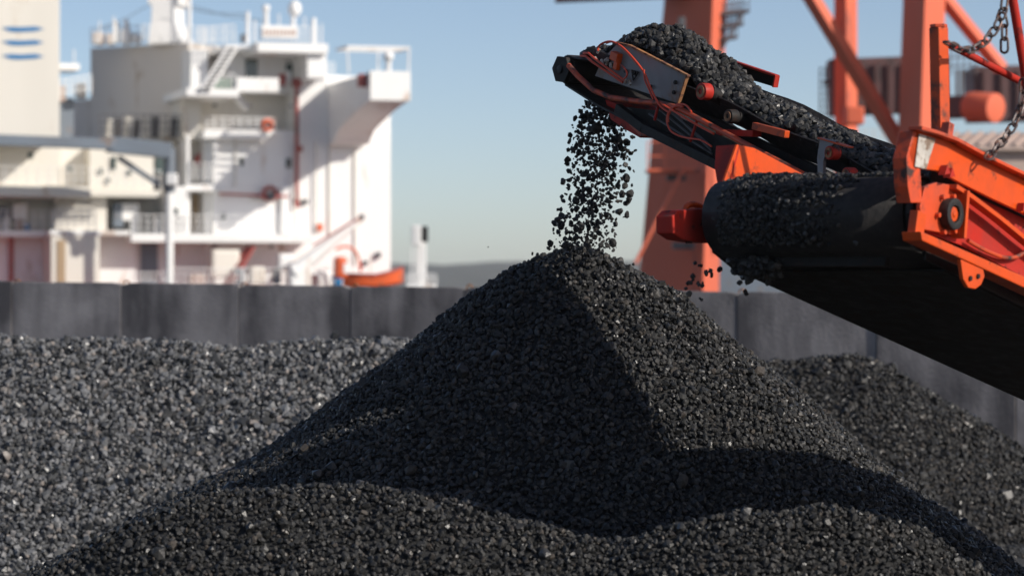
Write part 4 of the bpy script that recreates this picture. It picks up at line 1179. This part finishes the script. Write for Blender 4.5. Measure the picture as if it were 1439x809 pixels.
# wheelhouse
wh = hbox(322, 70, 432, 130, -1.2, 6, 'wheelhouse', M['white'])
hbox(362, 62, 461, 73, 2.4, 7, 'wheelhouse_roof', M['white'])
hbox(318, 64, 364, 70, 1.0, 5, 'wheelhouse_roof', M['white'])
hbox(432, 70, 459, 110, 2.0, 5, 'wheelhouse_end', M['white'])
for x0, y0, x1, y1 in ((345, 84, 362, 109), (402, 90, 418, 112)):
    fr_ = hbox(x0 - 2, y0 - 2, x1 + 2, y1 + 2, -1.15, .2, 'window', M['white'], wh, bevel=0.01)
    hbox(x0, y0, x1, y1, -1.1, .15, 'pane', M['glass'], fr_, bevel=0)
hbox(333, 110, 392, 129, 1.4, .3, 'bulwark', M['white'])
hbox(300, 110, 327, 124, 0.0, .2, 'awning', M['green'], bevel=0.02)
hrail(300, 124, 330, 124, 1.2, 4, 20)
for x, y, w_, h_, m_ in ((394, 104, 8, 16, 'ship_red'), (404, 100, 5, 14, 'white'), (412, 110, 12, 12, 'ship_red'), (340, 48, 5, 12, 'grey_metal')):
    hbox(x, y, x + w_, y + h_, 0.4, .4, 'deck_fitting', M[m_], bevel=0.05)
nb_ = hbox(368, 38, 418, 54, 2.6, .15, 'name_board', M['white'], bevel=0.02)
for k in range(9): hbox(371 + 5.2 * k, 42, 374 + 5.2 * k, 50, 2.63, .05, 'board_letter', M['shed'], nb_, bevel=0)
hrail(366, 61, 446, 61, 2.4, 12, 24); hrail(280, 66, 330, 62, 1.0, 7, 26)
hrail(200, 60, 300, 60, -2, 9, 24)
# bridge deck slab and shaded front below it
hbox(262, 125, 336, 135, 2.6, 6, 'deck_slab', M['white'])
hbox(282, 134, 432, 190, -2.6, 7, 'deck_house', M['cream'])
hbox(258, 130, 282, 195, 0.2, 3, 'deck_house', M['cream'])
hbox(286, 184, 376, 194, 1.0, 4, 'deck_slab', M['white'])
hrail(289, 185, 386, 185, 1.0, 8, 20, r=.04)
mb = MB(); mb.bar(HP(330, 134, 0.8), HP(346, 152, 0.0), 0.3, 0.3); mb.build('strut', M['white'], ship)
# outside stair
for dx in (0, 10):
    mb = MB(); mb.bar(HP(284 + dx, 126, 2.8), HP(322 + dx, 66, 2.8), 0.10, 0.25); mb.build('stair_stringer', M['white'], ship)
for k in range(10):
    f = (k + .5) / 10; mb = MB(); mb.bar(HP(284 + 38 * f, 126 - 60 * f, 2.8), HP(294 + 38 * f, 126 - 60 * f, 2.8), 0.3, 0.06); mb.build('stair_tread', M['grey_metal'], ship)
hbox(268, 70, 292, 124, -0.4, 3, 'deck_house', M['white'])
# bridge wing reaching out over the side
wz0 = HP(430, 180, 0)
def WP(s, out, z): return wz0 + uu * 0 + nn_ * out + uu * s + V((0, 0, z))
tipL = HP(521, 140, 8.4)
s_t = (tipL - SO).dot(uu); wlen = 8.4
zt_ = HP(540, 103, 8.4).z; zb_ = HP(540, 141, 8.4).z
def WQ(s, out, z): return V((SO.x, SO.y, 0)) + uu * s + nn_ * out + V((0, 0, z))
wing_prof = [(0, zt_), (wlen, zt_), (wlen, zb_), (wlen - 2.5, zb_ - 0.35), (3.4, zb_ - 0.85), (2.2, zb_ - 1.15), (1.5, zb_ - 1.5), (1.2, zb_ - 1.75), (0, zb_ - 1.8)]
mb = MB(); mb.prism([WQ(s_t, o_, z_) for o_, z_ in wing_prof], uu * 1.9)
bw = mb.build('bridge_wing', M['white'], ship, bevel=0.03)
hbox(520, 101, 577, 141, 8.45, 0.5, 'wing_end', M['white'], bw)
# canopy on the wing tip
mb = MB()
c0 = HP(488, 66, 8.0); c1_ = HP(575, 68, 8.0)
for k in range(5):
    o_ = nn_ * (-0.5 * k); mb.bar(c0 + o_, c1_ + o_, 0.10, 0.12)
mb.bar(c0, c0 - nn_ * 2, 0.1, .12); mb.bar(c1_, c1_ - nn_ * 2, .1, .12)
for q, b_ in ((c0, HP(490, 103, 8.0)), (c1_, HP(574, 103, 8.0)), (c0.lerp(c1_, .5), HP(531, 103, 8))): mb.bar(q, b_, .07, .07)
mb.build('canopy_frame', M['white'], bw)
mb = MB(); mb.ball(HP(546, 80, 8.2), 7.5 * .035); mb.cyl(HP(546, 86, 8.2), HP(546, 102, 8.2), .13, 10); mb.build('searchlight', M['white'], bw, smooth=True)
hbox(505, 104, 519, 122, 8.0, .5, 'deck_fitting', M['ship_red'], bw, bevel=0.08)
# pipes on the house front
mb = MB(); mb.tube([HP(417, 112, .5), HP(417, 292, .5)], 0.11, 10); mb.build('fire_main', M['ship_red'], ship, smooth=True)
mb = MB(); mb.tube([HP(308, 272, .3), HP(405, 276, .3)], 0.07, 8); mb.build('fire_main', M['ship_red'], ship, smooth=True)
mb = MB(); mb.ring(HP(379, 272, .35), nn_, .25, .42, .25, 20); hr_ = mb.build('hose_reel', M['ship_red'], ship)
mb = MB(); mb.cyl(HP(381, 276, .3), HP(381, 276, .6), .22, 12); mb.build('reel_hub', M['grey_metal'], hr_)
for x in (416, 444): 
    mb = MB(); mb.tube([HP(x, 200, .2), HP(x, 330, .2)], 0.05, 8); mb.build('drain_pipe', M['cream'], ship, smooth=True)
for x, y, w_, h_ in ((340, 227, 6, 12), (406, 229, 8, 14)):
    p_ = hbox(x - w_ / 2, y - h_ / 2, x + w_ / 2, y + h_ / 2, .06, .12, 'porthole', M['glass'], bevel=0.05)
for x, y, w_, h_, m_ in ((446, 314, 8, 10, 'boat'), (395, 262, 16, 66, 'white'), (424, 280, 10, 6, 'grey_metal'), (530, 354, 6, 8, 'grey_metal'), (512, 366, 6, 6, 'grey_metal'), (418, 205, 8, 8, 'ship_red')):
    hbox(x, y, x + w_, y + h_, .3, .4, 'wall_fitting', M[m_], bevel=0.05)
# dark row of ventilators and rails on the casing deck
for k in range(8):
    mb = MB(); x = 152 + 13 * k; mb.cyl(P(x, 194, 147.5), P(x + 2, 168 - (k % 3) * 2, 147.5), 0.17, 10); mb.build('ventilator', M['grey_metal' if k % 2 else 'cream'], ship, smooth=True)
railing(P(140, 192, 147), P(265, 192, 147), 12, 1.1, .035).build('railing', M['grey_metal'], ship)
# further fittings: portholes, cable trays, lamps, rails
for x, y in ((96, 232), (140, 236), (180, 238), (150, 250), (246, 292), (312, 300), (320, 360), (352, 360), (206, 300)):
    hbox(x, y, x + 5, y + 8, 0.75 if x < 90 else 2.0 if x == 246 else 0.12 if x > 290 and y < 330 else -0.3, .12, 'porthole', M['glass'], bevel=0.03)
for x0, y0, x1, y1 in ((300, 205, 303, 330), (462, 150, 464, 330), (498, 210, 500, 372), (330, 196, 332, 262), (352, 280, 430, 282)):
    hbox(x0, y0, x1, y1, .12, .1, 'cable_tray', M['cream'], bevel=0)
hrail(434, 108, 470, 108, 0.5, 5, 20); hrail(186, 408, 232, 408, 2.2, 6, 24)
for x, y in ((300, 146), (350, 146), (408, 146), (250, 276), (380, 344), (300, 344)):
    hbox(x, y, x + 5, y + 4, 0.9, .3, 'deck_lamp', M['grey_metal'], bevel=0.03)
for x, y0, y1 in ((140, 62, 30), (226, 60, 34), (286, 66, 40), (316, 64, 34), (330, 64, 44), (392, 40, 20), (428, 40, 24), (452, 62, 34), (104, 96, 70)):
    mb = MB(); mb.cyl(P(x, y0, 149), P(x, y1, 149), .04, 6); mb.build('aerial', M['white'], ship)
for (xa, ya, xb, yb) in ((246, 10, 348, 20), (266, 8, 374, 30), (212, 6, 140, 40)):
    mb = MB(); mb.tube([P(xa, ya, 149), P((xa + xb) / 2, (ya + yb) / 2 + 4, 149), P(xb, yb, 149)], .02, 4); mb.build('stay_wire', M['grey_metal'], ship)
# deck clutter just above the wall
for x, y, w_, h_, m_, o_ in ((298, 350, 40, 40, 'cream', 1.8), (268, 384, 22, 20, 'shed', 2.2), (330, 376, 16, 28, 'slate', 2.4), (352, 374, 22, 26, 'cream', 2.2), (392, 356, 22, 24, 'white', 2.6), (386, 376, 10, 24, 'grey_metal', 2.7), (436, 380, 30, 24, 'white', 3.0), (434, 386, 12, 14, 'ship_red', 3.1), (226, 388, 8, 12, 'white', 2.5), (470, 384, 12, 20, 'blue', 3.2)):
    hbox(x, y, x + w_, y + h_, o_, 0.8, 'deck_locker', M[m_], bevel=0.18)
hrail(232, 404, 340, 404, 2.6, 12); hrail(330, 404, 470, 404, 3.4, 12)
mb = MB(); mb.bar(HP(318, 404, 2.3), HP(352, 346, 1.6), 0.7, 0.12); mb.build('gangway_ladder', M['ship_red'], ship)

# slewing deck crane lying across the ship
dk = thing('deck_crane', 'grey blue ship crane boom lying level across the left decks', 'deck crane', (P(235, 404, 140).x, 140, 2.3))
mb = MB(); mb.bar(P(-80, 194, 137), P(160, 203, 139.5), 0.8, 15 * .0345); mb.bar(P(150, 203, 139.5), P(240, 212, 140.2), 0.8, 22 * .0345); mb.build('boom', M['slate'], dk, bevel=0.04)
mb = MB(); mb.cyl(P(238, 270, 140.6), P(238, 208, 140.6), 0.28, 16); mb.build('pedestal', M['slate'], dk, smooth=True)
mb = MB(); mb.cyl(P(238, 404, 140.6), P(238, 268, 140.6), 0.20, 16); mb.build('pedestal', M['white'], dk, smooth=True)
mb = MB(); mb.bar(P(166, 221, 140), P(224, 260, 140.4), 0.22, 0.25); mb.build('ram', M['slate'], dk, bevel=0.02)
mb = MB(); mb.obox(P(242, 252, 140.2), (.24, 0, 0), (0, .4, 0), (0, 0, .28)); mb.build('cab', M['white'], dk, bevel=0.05)

# rescue boat with its davit
lb = thing('rescue_boat', 'small orange rescue boat resting on the ship deck', 'boat', HP(516, 404, 4.5))
def boat_sec(f):
    wd_ = 0.62 * (1 - abs(2 * f - 1) ** 3) + 0.05; return wd_
mb = MB(); vs = []; fs = []
A_ = HP(482, 404, 4.5); B_ = HP(566, 404, 4.5); ln = (B_ - A_); m_ = 10
for i in range(m_ + 1):
    f = i / m_; c = A_ + ln * f; wd_ = boat_sec(f); rise = 0.06 * (2 * f - 1) ** 2 + 0.32 * max(0, f - .55) / .45
    for s_n, z_ in ((-1, 0.66 + rise), (-.75, 0.1 + rise * .6), (0, -0.15 + rise), (.75, 0.1 + rise * .6), (1, 0.66 + rise)):
        vs.append(c + nn_ * wd_ * s_n + V((0, 0, z_)))
for i in range(m_):
    for k in range(4): fs.append((i * 5 + k, i * 5 + k + 1, i * 5 + k + 6, i * 5 + k + 5))
    fs.append((i * 5, i * 5 + 5, i * 5 + 9, i * 5 + 4))
mb.add(vs, fs); mb.build('hull', M['boat'], lb, smooth=True)
mb = MB(); mb.tube([A_ + ln * f + nn_ * (boat_sec(f) + .02) + V((0, 0, 0.64 + 0.06 * (2 * f - 1) ** 2 + 0.32 * max(0, f - .55) / .45)) for f in np.linspace(0, 1, 9)], 0.06, 8); mb.build('fender', M['ship_red'], lb, smooth=True)
mb = MB(); c = A_ + ln * -.04 + V((0, 0, 1.0)); mb.obox(c, uu * .30, nn_ * .45, V((0, 0, .55))); cn = mb.build('canopy', M['boat'], lb, bevel=0.2)
mb = MB(); c = A_ + ln * .02 + V((0, 0, .95)) + nn_ * .44; mb.obox(c, uu * .16, nn_ * .05, V((0, 0, .25))); mb.build('hatch', M['white'], cn, bevel=0.04)
mb = MB(); mb.tube(smooth_pts([A_ + ln * f + V((0, 0, z_)) for f, z_ in ((-.12, 1.9), (.05, 2.05), (.22, 1.75), (.30, .8))]), 0.07, 8); mb.build('grab_rail', M['boat'], lb, smooth=True)
dv = thing('boat_davit', 'white davit arm slanting up beside the orange rescue boat', 'davit', HP(430, 404, 4.0))
mb = MB(); a0 = HP(412, 384, 4.2); b0 = HP(470, 337, 4.2); c0 = HP(511, 305, 4.2)
mb.tube([a0, b0, c0], 0.2, 10, rs=[.42, .24, .10]); mb.build('arm', M['white'], dv, smooth=True)
mb = MB(); mb.obox(HP(420, 392, 4.0), uu * .55, nn_ * .5, V((0, 0, .75))); mb.build('base', M['white'], dv, bevel=0.15)
mb = MB(); mb.tube([HP(440, 345, 4.5), HP(505, 306, 4.5)], 0.05, 8); mb.build('ram', M['ship_red'], dv, smooth=True)
mb = MB(); mb.obox(HP(508, 305, 4.2), uu * .12, nn_ * .12, V((0, 0, .14))); mb.build('sheave', M['grey_metal'], dv, bevel=.03)
rb = thing('lifebuoy', 'orange lifebuoy on the bridge deck railing of the ship', 'lifebuoy', HP(376, 176, 1.15))
mb = MB(); c = HP(376, 176, 1.15); mb.tube([c + (uu * math.cos(t_) + V((0, 0, 1)) * math.sin(t_)) * .24 for t_ in [2 * math.pi * k / 16 for k in range(16)]], .10, 8, close=True); mb.build('ring', M['boat'], rb, smooth=True)

# signal mast right of the ship
sg_ = thing('signal_mast', 'white signal mast with black lamp box right of the ship', 'mast', (P(590, 404, 135).x, 135, 0))
k3 = 135 / FPX
mb = MB(); mb.bar(P(593, 420, 135), P(592, 338, 135), 13 * k3, 13 * k3); mb.build('column', M['white'], sg_, bevel=.05)
mb = MB(); mb.obox(P(585, 331, 134.8), (6.5 * k3, 0, 0), (0, .25, 0), (0, 0, 15 * k3)); mb.build('lamp_housing', M['white'], sg_, bevel=.08)
mb = MB(); mb.obox(P(597, 329, 135), (4.5 * k3, 0, 0), (0, .25, 0), (0, 0, 11 * k3)); mb.build('lamp_box', M['rubber'], sg_, bevel=.04)
mb = MB()
for x in (576, 583): mb.bar(P(x, 420, 134.6), P(x + 3, 345, 134.6), .06, .06)
for k in range(9): mb.bar(P(576 + k * .3, 410 - 7 * k, 134.6), P(583 + k * .3, 410 - 7 * k, 134.6), .05, .05)
mb.build('ladder', M['white'], sg_)
mb = MB(); mb.box(P(572, 0, 135).x, 134, 0, P(613, 0, 135).x, 136, P(0, 399, 135).z); bs = mb.build('base', M['white'], sg_, bevel=.05)
railing(P(572, 399, 134.1), P(613, 399, 134.1), 5, .45, .04).build('railing', M['white'], sg_)

# ------------------------------------------------------------------ air
mb = MB(); mb.box(-1700, -60, -3.6, 1700, 3400, 34)
hz = mb.build('haze', None)
hm_ = bpy.data.materials.new('haze_air'); hm_.use_nodes = True
ht = hm_.node_tree
for n_ in list(ht.nodes):
    if n_.type == 'BSDF_PRINCIPLED': ht.nodes.remove(n_)
pv = ht.nodes.new('ShaderNodeVolumePrincipled')
pv.inputs['Color'].default_value = (0.93, 0.95, 0.97, 1)
pv.inputs['Density'].default_value = 0.00012
pv.inputs['Anisotropy'].default_value = 0.0
ht.links.new(pv.outputs[0], ht.nodes['Material Output'].inputs['Volume'])
hz.data.materials.append(hm_)
tag(hz, 'thin pale harbour haze between the coal yard and the hills', kind='stuff')
